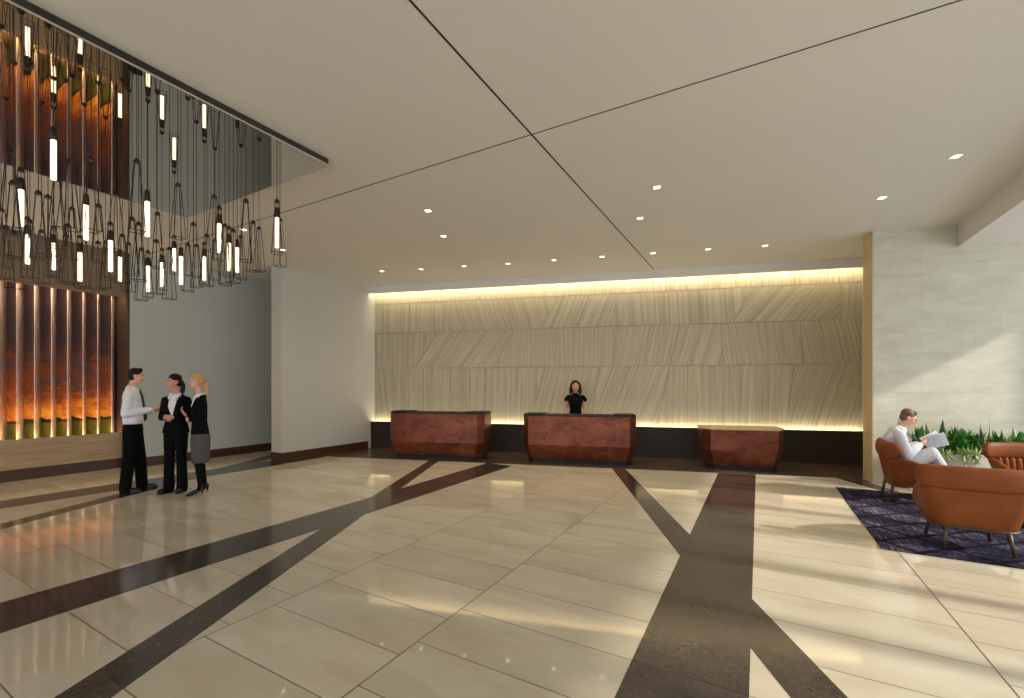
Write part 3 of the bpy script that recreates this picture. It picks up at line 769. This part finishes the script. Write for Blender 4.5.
bushy(1000,'leafy','bright arching leafy plant behind the right armchair',30,.22,.05,hz=.36)
bushy(1018,'leafy','leafy plant at the right edge of the trough',24,.2,.06)
bushy(945,'frond','pale trailing plant spilling over the trough at its left',34,.12,.028,.48,-.9,'trailing_plant',.08)
bushy(963,'frond','pale trailing plant spilling over the middle of the trough',36,.12,.028,.48,-.9,'trailing_plant',.08)
bushy(974,'frond','pale trailing plant by the armchair headrest',26,.12,.028,.48,-.9,'trailing_plant',.08)

# ---------------------------------------------------------------- people
def headm(c, yaw=0, pitch=0, roll=0): return Matrix.Translation(Vector(c)) @ Matrix.Rotation(yaw,4,'Z') @ Matrix.Rotation(pitch,4,'X') @ Matrix.Rotation(roll,4,'Y')
def head(mb, Mh, sc=1.0):       # face looks along +y, origin in the middle of the head
    mb.T = Mh @ Matrix.Scale(sc,4)
    mb.ell((0,-.012,.022),(.073,.094,.092))
    mb.ell((0,.018,-.035),(.060,.070,.066)); mb.ell((0,.048,-.082),(.032,.030,.026))
    mb.ell((0,.045,.0),(.058,.042,.07))
    mb.tube([(0,.082,.022),(0,.098,-.005),(0,.112,-.022),(0,.088,-.034)],[.008,.011,.014,.010],8)
    mb.ell((0,.072,.034),(.048,.018,.011)); mb.ell((0,.083,-.056),(.024,.012,.012))
    for s in (-1,1): mb.ell((s*.075,-.008,-.008),(.010,.020,.031)); mb.ell((s*.04,.060,-.024),(.022,.022,.022))
    mb.T = Matrix.Identity(4)
def face_parts(Mh, body, sc=1.0, brow='hair_dark'):
    T = Mh @ Matrix.Scale(sc,4)
    for s in (-1,1):
        m = MB(); m.T = T; m.ell((s*.031,.083,.010),(.012,.007,.006),nu=8,nv=6); m.build('eye','eye',body,smooth=True)
        m = MB(); m.T = T; m.tube([(s*.014,.090,.030),(s*.032,.089,.034),(s*.05,.076,.028)],[.003,.0045,.002],6); m.build('eyebrow',brow,body,smooth=True)
    m = MB(); m.T = T; m.ell((0,.094,-.056),(.023,.006,.0065),nu=10,nv=6); m.build('lips','lip',body,smooth=True)
def hand(mb, wrist, fwd, palm, side, curl=.35, sc=1.0, spread=.10):
    """fwd: wrist to knuckles; palm: palm normal; side: +1/-1 thumb side"""
    w = Vector(wrist); f = Vector(fwd).normalized(); p = Vector(palm); p = (p-f*p.dot(f)).normalized(); s = f.cross(p).normalized()*side
    for k in range(4): mb.limb([w + s*(.012-.008*k)*sc, w + f*.085*sc + s*(.030-.020*k)*sc], [.016*sc,.0125*sc], 8)
    mb.ell(w+f*.045*sc,(.03*sc,.03*sc,.022*sc), Matrix((s,f,p)).transposed(), 10, 8)
    for k, ln in enumerate((.072,.080,.075,.058)):
        b = w + f*.085*sc + s*(.030-.020*k)*sc; d = (f + s*(spread*(1.5-k))).normalized(); pts = [b]; ang = 0
        for j, fr in enumerate((.45,.32,.25)):
            ang += curl*(1+.2*k)*(1 if j else .7); dd = d*math.cos(ang)+p*math.sin(ang); pts.append(pts[-1]+dd*ln*fr*sc)
        mb.limb(pts, [.0100*sc,.0092*sc,.0085*sc,.0072*sc], 7)
    th = w + f*.02*sc + s*.028*sc
    mb.limb([th, th+(f*.5+s*.8+p*.25).normalized()*.038*sc, th+(f*.5+s*.8+p*.25).normalized()*.038*sc+(f*.9+s*.3+p*.4).normalized()*.032*sc, th+(f*.5+s*.8+p*.25).normalized()*.038*sc+(f*.9+s*.3+p*.4).normalized()*.055*sc],[.014*sc,.0125*sc,.0105*sc,.008*sc],8)
def neck_ring(parent, c, r, mat='white_shirt', th=.015):
    m = MB(); m.tube([(c[0]+r*math.cos(t*PI/8), c[1]+r*.95*math.sin(t*PI/8), c[2]-.018*math.sin(t*PI/8)) for t in range(17)], th, 8); m.build('collar_band', mat, parent, smooth=True)
def shoe(parent, c, yaw, heel=0):
    m = MB(); m.T = Matrix.Translation(Vector(c)) @ Matrix.Rotation(yaw,4,'Z')
    if heel:
        m.limb([(0,-.05,heel+.02),(0,.02,heel*.65+.015),(0,.11,.024),(0,.155,.016)],[.030,.030,.032,.016],10)
        m.tube([(0,-.065,heel),(0,-.062,0.001)],[.016,.008],8); m.ell((0,-.05,heel+.04),(.033,.036,.04))
    else:
        m.limb([(0,-.05,.042),(0,.04,.043),(0,.13,.034),(0,.175,.026)],[.040,.043,.044,.026],10); m.box((-.04,-.09,0.0),(.04,.14,.014)); m.ell((0,-.01,.07),(.04,.06,.035))
    m.build('shoe','shoe',parent,remesh=.006,sm=4)

VX = .007
def P1():   # man in white shirt, faces the women
    pos = Vector((-5.56,6.47,.0015)); ang = math.radians(30)-PI/2
    p = empty('person', pos, ang, 'man in a white shirt, dark tie and black trousers gesturing with open hands', 'person'); p.scale = (.95,.86,1)
    Mh = headm((0,.045,1.695),.12,-.04)
    b = MB(); head(b, Mh, 1.02)
    b.limb([(0,-.02,1.50),(0,.02,1.64)],[.062,.055])
    b.rings([(0,0,.90,.15,.10),(0,0,1.1,.14,.10),(0,0,1.3,.16,.11),(0,-.01,1.46,.17,.09),(0,-.01,1.52,.09,.07)])
    arms = [[(-.19,-.01,1.44),(-.235,-.05,1.16),(-.13,.25,1.175)],[(.19,-.01,1.44),(.225,-.05,1.16),(.15,.26,1.205)]]
    for A in arms: b.limb(A,[.045,.038,.026])
    hand(b,(-.125,.265,1.178),(.05,1,.05),(.25,.0,1),1,.22,.95); hand(b,(.147,.275,1.21),(-.15,1,.15),(-.35,0,1),-1,.15,.95,.18)
    legs = [[(-.09,.01,.92),(-.11,.07,.50),(-.13,.09,.09)],[(.09,-.01,.92),(.10,-.03,.50),(.115,-.08,.09)]]
    for A in legs: b.limb(A,[.075,.05,.035])
    body = b.build('body','skin',p,remesh=VX,sm=3); face_parts(Mh,body,1.02)
    s = MB(); s.limb([(-.13,-.015,1.475),(0,-.035,1.50),(.13,-.015,1.475)],[.055,.07,.055]); s.rings([(0,.0,1.00,.165,.125),(0,.01,1.05,.185,.145),(0,.01,1.14,.175,.135),(0,.0,1.28,.185,.13),(0,-.01,1.40,.195,.12),(0,-.015,1.475,.175,.095),(0,-.01,1.52,.09,.075),(0,.0,1.545,.066,.066)],24,2.4)
    for A in arms: s.limb([A[0],((Vector(A[0])+Vector(A[1]))/2),A[1],Vector(A[1])*.25+Vector(A[2])*.75,A[2]],[.072,.068,.064,.052,.036])
    sh = s.build('shirt','white_shirt',p,remesh=VX,sm=3)
    c = MB(); c.tube([(-.045,.055,1.515),(0,.078,1.495),(.045,.055,1.515)],[.016,.02,.016],8); c.build('collar','white_shirt',p,smooth=True); neck_ring(p,(0,0,1.535),.066)
    t = MB(); t.tube([(0,.088,1.505),(0,.097,1.485),(0,.125,1.40),(0,.140,1.25),(0,.158,1.10),(0,.158,1.06),(0,.155,1.03)],[.014,.012,.018,.026,.034,.032,.004],8,1.0)
    o = t.build('tie','tie',p,smooth=True)
    tr = MB(); tr.rings([(0,0,.82,.165,.125),(0,0,.90,.175,.135),(0,0,.98,.168,.125),(0,0,1.02,.160,.118)],24,2.4)
    for A in legs: tr.limb([A[0],A[1],(A[2][0],A[2][1]+.005,.10),(A[2][0],A[2][1]+.01,.045)],[.105,.088,.084,.086])
    tr.build('trousers','black_cloth',p,remesh=.008,sm=3)
    h = MB(); h.T = Mh; h.ell((0,-.018,.046),(.080,.096,.080)); h.ell((0,-.045,.0),(.077,.068,.075)); h.ell((0,.045,.095),(.05,.04,.03)); h.build('hair','hair_dark',p,remesh=.006,sm=2)
    shoe(p,(-.13,.12,0),.05); shoe(p,(.115,-.05,0),-.12)
def P2():   # woman, black trouser suit, hands clasped
    pos = Vector((-4.95,6.50,.0015)); fw = Vector((.12,-.99)); ang = math.atan2(fw.y,fw.x)-PI/2
    p = empty('person', pos, ang, 'dark-haired woman in a black trouser suit with hands clasped, between the other two', 'person'); p.scale = (.94,.9,1)
    S = .965
    Mh = headm((0.01,.035,1.655*S+.02),-.62,.02)
    b = MB(); head(b, Mh, .97)
    b.limb([(0,-.02,1.46*S),(0,.015,1.60*S)],[.048,.044])
    b.rings([(0,0,.90*S,.14,.09),(0,0,1.1*S,.11,.08),(0,0,1.3*S,.13,.10),(0,-.01,1.39*S,.11,.055),(0,-.01,1.45*S,.05,.045)])
    arms = [[(-.155,-.01,1.39*S),(-.215,-.02,1.13*S),(-.035,.175,1.14*S)],[(.155,-.01,1.39*S),(.215,-.02,1.13*S),(.045,.17,1.15*S)]]
    for A in arms: b.limb(A,[.038,.032,.023])
    hand(b,(-.04,.18,1.14*S),(1,.25,.1),(.1,-1,.1),1,.5,.86); hand(b,(.05,.185,1.15*S),(-1,.3,-.05),(0,-1,.2),-1,.6,.86)
    legs = [[(-.08,0,.90*S),(-.085,.01,.50*S),(-.085,-.01,.10)],[(.08,0,.90*S),(.085,.02,.50*S),(.09,.02,.10)]]
    for A in legs: b.limb(A,[.07,.045,.032])
    body = b.build('body','skin_tan',p,remesh=VX,sm=3); face_parts(Mh,body,.97)
    bl = MB(); bl.rings([(0,.012,1.10*S,.10,.085),(0,.02,1.30*S,.12,.105),(0,.0,1.44*S,.09,.075),(0,0,1.475*S,.058,.058)]); bl.build('blouse','white_shirt',p,remesh=VX,sm=2)
    c = MB()
    for s in (-1,1): c.tube([(s*.015,.085,1.37*S),(s*.05,.085,1.43*S),(s*.058,.03,1.485*S),(s*.03,-.05,1.50*S)],[.006,.022,.020,.012],8)
    c.build('collar','white_shirt',p,smooth=True); neck_ring(p,(0,-.012,1.485*S),.060)
    j = MB()
    for s in (-1,1):
        j.rings([(s*.055,-.0,.90*S,.125,.125),(s*.05,0,.97*S,.115,.120),(s*.045,0,1.08*S,.090,.105),(s*.055,.005,1.18*S,.090,.112),(s*.075,.008,1.30*S,.085,.115),(s*.088,-.005,1.40*S,.075,.088),(s*.085,-.01,1.445*S,.055,.06)],20,2.3)
    j.ell((0,.02,1.02*S),(.11,.10,.10)); j.limb([(-.12,-.02,1.415*S),(0,-.045,1.445*S),(.12,-.02,1.415*S)],[.045,.055,.045]); j.ell((0,-.05,1.3*S),(.13,.06,.15))
    for A in arms: j.limb([A[0],A[1],Vector(A[1])*.2+Vector(A[2])*.8],[.058,.050,.038])
    j.build('jacket','black_cloth',p,remesh=VX,sm=3)
    tr = MB(); tr.rings([(0,0,.80*S,.150,.115),(0,0,.88*S,.160,.122),(0,0,.98*S,.135,.10)],24,2.3)
    for A in legs: tr.limb([A[0],A[1],(A[2][0],A[2][1],.10),(A[2][0],A[2][1]+.01,.04)],[.092,.068,.075,.078])
    tr.build('trousers','black_cloth',p,remesh=.008,sm=3)
    h = MB(); h.T = Mh; h.ell((0,-.018,.044),(.078,.094,.078)); h.ell((0,-.045,.0),(.075,.068,.075)); h.limb([(0,-.10,.0),(0,-.125,-.06),(-.01,-.12,-.13),(-.01,-.11,-.20)],[.034,.036,.034,.014]); h.build('hair','hair_dark',p,remesh=.006,sm=2)
    shoe(p,(-.085,.02,0),.2); shoe(p,(.09,.05,0),-.2)
def P3():   # woman, blonde ponytail, skirt and heels
    pos = Vector((-4.50,6.36,.0015)); fw = Vector((-.80,-.60)); ang = math.atan2(fw.y,fw.x)-PI/2
    p = empty('person', pos, ang, 'blonde woman with a ponytail in a black jacket, grey knee-length skirt and heels', 'person'); p.scale = (.9,.84,1)
    S = .962
    Mh = headm((0,.05,1.665*S+.015),-.10,.0)
    b = MB(); head(b, Mh, .97)
    b.limb([(0,-.01,1.46*S),(0,.03,1.60*S)],[.046,.042])
    b.rings([(0,0,.90*S,.13,.09),(0,0,1.1*S,.11,.08),(0,.01,1.3*S,.13,.10),(0,-.01,1.39*S,.10,.055),(0,-.01,1.45*S,.05,.045)])
    arms = [[(-.15,-.015,1.39*S),(-.195,-.035,1.13*S),(-.04,.15,1.12*S)],[(.15,-.015,1.39*S),(.19,-.045,1.13*S),(.09,.20,1.185*S)]]
    for A in arms: b.limb(A,[.038,.032,.023])
    hand(b,(-.03,.16,1.12*S),(.9,.35,0),(0,-1,.1),1,.5,.85); hand(b,(.09,.205,1.19*S),(-.25,.6,.8),(-.2,-.6,.5),-1,.4,.85)
    legs = [[(-.075,.01,.85*S),(-.07,.04,.50*S),(-.075,.0,.13)],[(.075,0,.85*S),(.07,.0,.50*S),(.075,-.07,.13)]]
    for A in legs: b.limb(A,[.07,.045,.030])
    body = b.build('body','skin',p,remesh=VX,sm=3); face_parts(Mh,body,.97,'hair_blonde')
    st = MB()
    for A in legs:
        k = Vector(A[1]); an = Vector(A[2]); st.limb([(A[0][0],A[0][1],.6),k,k*.68+an*.32+Vector((0,-.012,0)),an,(an.x,an.y+.02,.07)],[.062,.052,.054,.034,.032])
    st.build('stockings','stocking',p,remesh=VX,sm=2)
    sk_ = MB(); sk_.rings([(0,-.01,.455,.135,.125),(0,-.01,.60,.145,.135),(0,-.01,.80,.155,.145),(0,-.01,.92,.140,.12),(0,0,.99,.115,.09)],24,2.3); sk_.build('skirt','grey_cloth',p,remesh=.008,sm=2)
    bl = MB(); bl.rings([(0,.012,1.20*S,.10,.085),(0,.022,1.32*S,.11,.102),(0,.005,1.44*S,.08,.075),(0,.01,1.485*S,.056,.056)]); bl.build('blouse','white_shirt',p,remesh=VX,sm=2)
    c = MB()
    for s in (-1,1): c.tube([(s*.012,.10,1.36*S),(s*.045,.08,1.43*S),(s*.055,.02,1.49*S),(s*.03,-.05,1.50*S)],[.006,.016,.014,.010],8)
    c.build('collar','white_shirt',p,smooth=True); neck_ring(p,(0,-.008,1.485*S),.060)
    j = MB()
    for s in (-1,1):
        j.rings([(s*.045,-.005,.90*S,.115,.135),(s*.045,0,.97*S,.105,.125),(s*.045,0,1.08*S,.085,.105),(s*.055,.008,1.20*S,.085,.115),(s*.072,.008,1.30*S,.082,.115),(s*.085,-.008,1.40*S,.072,.088),(s*.08,-.01,1.445*S,.055,.06)],20,2.3)
    j.ell((0,.02,1.04*S),(.11,.10,.12)); j.limb([(-.12,-.02,1.415*S),(0,-.045,1.445*S),(.12,-.02,1.415*S)],[.045,.055,.045]); j.ell((0,-.05,1.3*S),(.12,.06,.15))
    for A in arms: j.limb([A[0],A[1],Vector(A[1])*.15+Vector(A[2])*.85],[.056,.050,.038])
    j.build('jacket','black_cloth',p,remesh=VX,sm=3)
    h = MB(); h.T = Mh; h.ell((0,-.018,.040),(.077,.094,.078)); h.ell((0,-.045,.0),(.074,.068,.072)); h.limb([(0,-.10,.0),(0,-.135,-.03),(0,-.15,-.10),(0,-.145,-.19),(0,-.14,-.24)],[.03,.026,.032,.026,.008]); h.build('hair','hair_blonde',p,remesh=.006,sm=2)
    tb_ = MB(); tb_.T = Mh; tb_.ell((0,-.122,-.012),(.028,.016,.028)); tb_.build('hair_tie','black_cloth',p,smooth=True)
    shoe(p,(-.075,.03,0),.1,.06); shoe(p,(.075,-.05,0),-.1,.06)
def P4():   # receptionist
    of = off_of(580,463.8)+.1-.70-.22
    c = BW(s_floor(575.5, of), of, .002); fw = Vector((-c.x,-c.y)).normalized(); ang = math.atan2(fw.y,fw.x)-PI/2
    p = empty('person', c, ang, 'dark-haired receptionist in a black cap-sleeved blouse standing behind the middle desk', 'person'); p.scale = (.97,1,1)
    S = .94; Mh = headm((0,.03,1.54),.05,0,0)
    b = MB(); head(b, Mh, 1.16)
    b.limb([(0,-.02,1.36),(0,.015,1.47)],[.048,.046])
    b.rings([(0,0,.85,.14,.10),(0,0,1.0,.12,.09),(0,0,1.2,.14,.10),(0,-.01,1.34,.15,.08),(0,-.01,1.38,.07,.06)])
    arms = [[(-.17,-.01,1.305),(-.205,-.02,1.05),(-.20,.12,.84)],[(.17,-.01,1.305),(.205,-.02,1.05),(.20,.12,.84)]]
    for A in arms: b.limb(A,[.040,.034,.024])
    hand(b,(-.20,.125,.83),(0,.7,-.6),(0,-.3,-1),1,.3,.88); hand(b,(.20,.125,.83),(0,.7,-.6),(0,-.3,-1),-1,.3,.88)
    legs = [[(-.08,0,.85),(-.085,.01,.47),(-.085,0,.09)],[(.08,0,.85),(.085,.01,.47),(.085,0,.09)]]
    for A in legs: b.limb(A,[.07,.045,.032])
    body = b.build('body','skin_tan',p,remesh=VX,sm=3); face_parts(Mh,body,1.16)
    s = MB(); s.rings([(0,0,.84,.16,.12),(0,0,.95,.14,.105),(0,.0,1.04,.128,.098),(0,.012,1.17,.150,.118),(0,.005,1.26,.165,.112),(0,-.01,1.335,.160,.085),(0,-.01,1.375,.075,.065),(0,0,1.40,.055,.055)],24,2.3)
    for sg in (-1,1): s.limb([(sg*.15,-.01,1.315),(sg*.200,-.015,1.26)],[.050,.056])
    s.build('blouse','black_cloth',p,remesh=VX,sm=3)
    tr = MB(); tr.rings([(0,0,.78,.15,.115),(0,0,.86,.16,.12),(0,0,.94,.14,.10)],24,2.3)
    for A in legs: tr.limb([A[0],A[1],(A[2][0],A[2][1],.10)],[.09,.065,.06])
    tr.build('trousers','black_cloth',p,remesh=.009,sm=2)
    h = MB(); h.T = Mh @ Matrix.Scale(1.16,4); h.ell((0,-.022,.046),(.083,.094,.078)); h.ell((0,-.055,-.02),(.102,.062,.11))
    for sg in (-1,1): h.limb([(sg*.072,-.015,.05),(sg*.090,-.005,-.03),(sg*.092,.0,-.09),(sg*.086,-.01,-.14)],[.026,.028,.030,.020])
    h.build('hair','hair_dark',p,remesh=.006,sm=2)
    shoe(p,(-.085,.0,0),.1); shoe(p,(.085,.0,0),-.1)
def P5():   # reading man, seated, faces +y of the chair; his left is -x ... right side towards the viewer
    fw = Vector((SA,-CA)); ang = math.atan2(fw.y,fw.x)-PI/2
    p = empty('person', C1-fw.to_3d()*.04+Vector((0,0,.012)), ang, 'seated grey-haired man in a pale suit and glasses reading a newspaper', 'person'); p.scale = (1,.84,1)
    Mh = headm((0,.04,1.105),-.10,-.38)
    b = MB(); head(b, Mh, 1.02)
    b.limb([(0,-.09,.93),(0,.0,1.05)],[.058,.054])
    b.rings([(0,-.10,.42,.16,.12),(0,-.12,.60,.15,.11),(0,-.12,.75,.14,.10),(0,-.12,.88,.14,.07),(0,-.10,.94,.07,.06)])
    arms = [[(-.19,-.11,.875),(-.25,-.02,.635),(-.09,.19,.745)],[(.19,-.11,.875),(.26,-.04,.625),(.12,.15,.765)]]
    for A in arms: b.limb(A,[.045,.038,.027])
    WR = Vector((.118,.165,.775)); WL = Vector((-.092,.205,.75))
    hand(b,WR,(-.35,.8,.45),(-.7,-.3,.3),-1,.55,.95); hand(b,WL,(.35,.85,.30),(.3,-.3,.9),1,.55,.95)
    legs = [[(-.10,-.06,.47),(-.10,.34,.50),(-.09,.38,.13)],[(.10,-.06,.48),(.07,.30,.645),(-.14,.50,.42)]]
    for A in legs: b.limb(A,[.075,.052,.036])
    body = b.build('body','skin',p,remesh=VX,sm=3); face_parts(Mh,body,1.02,'hair_brown')
    sh = MB(); sh.rings([(0,-.06,.62,.10,.10),(0,-.075,.78,.11,.105),(0,-.09,.90,.085,.085),(0,-.085,.96,.064,.062)]); sh.build('shirt','white_shirt',p,remesh=VX,sm=2)
    c = MB()
    for s in (-1,1): c.tube([(s*.014,.01,.90),(s*.045,.0,.945),(s*.058,-.07,.985),(s*.03,-.14,.99)],[.006,.016,.015,.012],8)
    c.build('collar','white_shirt',p,smooth=True); neck_ring(p,(0,-.07,.975),.066,th=.02)
    j = MB()
    for s in (-1,1):
        j.rings([(s*.08,-.07,.405,.125,.155),(s*.075,-.08,.50,.115,.155),(s*.075,-.10,.62,.105,.145),(s*.08,-.12,.75,.105,.145),(s*.09,-.13,.84,.100,.12),(s*.10,-.125,.90,.085,.085),(s*.085,-.12,.935,.055,.06)],20,2.3)
    j.ell((0,-.17,.7),(.14,.10,.24)); j.limb([(-.14,-.125,.90),(0,-.13,.925),(.14,-.125,.90)],[.06,.075,.06]); j.ell((0,-.05,.52),(.13,.12,.10))
    for A in arms: j.limb([A[0],(Vector(A[0])+Vector(A[1]))/2,A[1],Vector(A[1])*.1+Vector(A[2])*.9],[.080,.078,.072,.050])
    j.build('jacket','linen',p,remesh=VX,sm=4)
    tr = MB(); tr.ell((0,-.07,.49),(.17,.16,.09))
    L1, L2 = legs
    tr.limb([L1[0],L1[1],(L1[2][0],L1[2][1],.16)],[.100,.090,.075]); tr.limb([L2[0],L2[1],Vector(L2[1])*.12+Vector(L2[2])*.88],[.105,.095,.078])
    tr.build('trousers','linen_trouser',p,remesh=VX,sm=3)
    h = MB(); h.T = Mh; h.ell((0,-.020,.048),(.080,.096,.080)); h.ell((0,-.045,.002),(.078,.068,.072)); h.ell((0,.042,.092),(.055,.042,.032)); h.build('hair','hair_brown',p,remesh=.006,sm=2)
    g_ = MB(); g_.T = Mh
    for s in (-1,1):
        ring = [Vector((s*.034+.021*math.cos(t*PI/6), .106-.01*abs(math.cos(t*PI/6)), .004+.016*math.sin(t*PI/6))) for t in range(13)]
        g_.tube(ring, .0022, 5); g_.tube([(s*.055,.10,.008),(s*.078,.06,.010),(s*.082,-.01,.008)], .0022, 5)
    g_.tube([(-.012,.108,.006),(.012,.108,.006)], .0022, 5); g_.build('glasses','spectacle',p,smooth=True)
    shoe(p,(-.08,.44,0),0)
    m = MB(); m.T = Matrix.Translation(Vector((-.15,.53,.36))) @ Matrix.Rotation(.55,4,'Z') @ Matrix.Rotation(-.5,4,'X')
    m.limb([(0,-.04,.0),(0,.05,.0),(0,.13,-.01)],[.042,.044,.03],10); m.build('shoe','shoe',p,remesh=.006,sm=3)
    # newspaper
    return p, WR, WL
P1(); P2(); P3(); P4()
p5, WR, WL = P5()
bpy.context.view_layer.update()
MW = p5.matrix_world
c0 = MW @ Vector((.02,.26,.80))
np_ = empty('newspaper', c0, 0, 'folded open newspaper held up by the seated man', 'newspaper')
def sheet(mb, o, ux, uy, w, h, th, nx=8):
    ux = Vector(ux).normalized(); uy = Vector(uy); uy = (uy-ux*uy.dot(ux)).normalized(); n = ux.cross(uy); o = Vector(o); vs = []; fs = []; uv = []
    for i in range(nx+1):
        t = i/nx; c = o + ux*w*t + n*(.02*math.sin(PI*t)); vs += [c, c+uy*h, c+n*th, c+uy*h+n*th]
    for i in range(nx):
        a_ = i*4; b_ = a_+4; u0, u1 = i/nx, (i+1)/nx
        for q, us in (((a_,a_+1,b_+1,b_),((u0,0),(u0,1),(u1,1),(u1,0))),((a_+2,b_+2,b_+3,a_+3),((u0,0),(u1,0),(u1,1),(u0,1))),((a_,b_,b_+2,a_+2),((0,.9),)*4),((a_+1,a_+3,b_+3,b_+1),((0,.9),)*4)): fs.append(q); uv.append(us)
    fs += [(0,2,3,1),(nx*4,nx*4+1,nx*4+3,nx*4+2)]; uv += [((0,.9),)*4]*2
    mb.add(vs, fs, uv)
m = MB(); sheet(m,(.0,-.03,-.09),(.74,-.62,.34),(-.25,.12,.8),.21,.17,.003); m.build('page','paper',np_)
m = MB(); sheet(m,(.0,-.02,-.09),(.60,-.30,.42),(-.25,.30,.75),.20,.16,.003); m.build('page','paper',np_)

# ---------------------------------------------------------------- light and camera
w = bpy.data.worlds.new('world'); bpy.context.scene.world = w; w.use_nodes = True
bg = w.node_tree.nodes['Background']; bg.inputs[0].default_value = (.86,.93,1,1); bg.inputs[1].default_value = 2.0
sd = bpy.data.lights.new('sun','SUN'); sd.energy = 4.2; sd.angle = math.radians(2.2); sd.color = (1,.93,.82)
so = bpy.data.objects.new('sun', sd); COL.objects.link(so)
so.rotation_euler = Vector((-SA*.862,CA*.862,-.507)).to_track_quat('-Z','Y').to_euler(); so.location = AB(2,-9,6)
cd = bpy.data.cameras.new('camera'); cam = bpy.data.objects.new('camera', cd); COL.objects.link(cam)
cam.location = (0,0,H); cam.rotation_euler = (PI/2,0,0)
cd.sensor_width = 36; cd.sensor_fit = 'HORIZONTAL'; cd.lens = 36*F/1024; cd.shift_y = (HZ-349)/1024; cd.clip_start = .05
sc = bpy.context.scene; sc.camera = cam
sc.view_settings.view_transform = 'Standard'; sc.view_settings.look = 'None'; sc.view_settings.gamma = 1; sc.view_settings.use_curve_mapping = False
sc.view_settings.exposure = 0.07
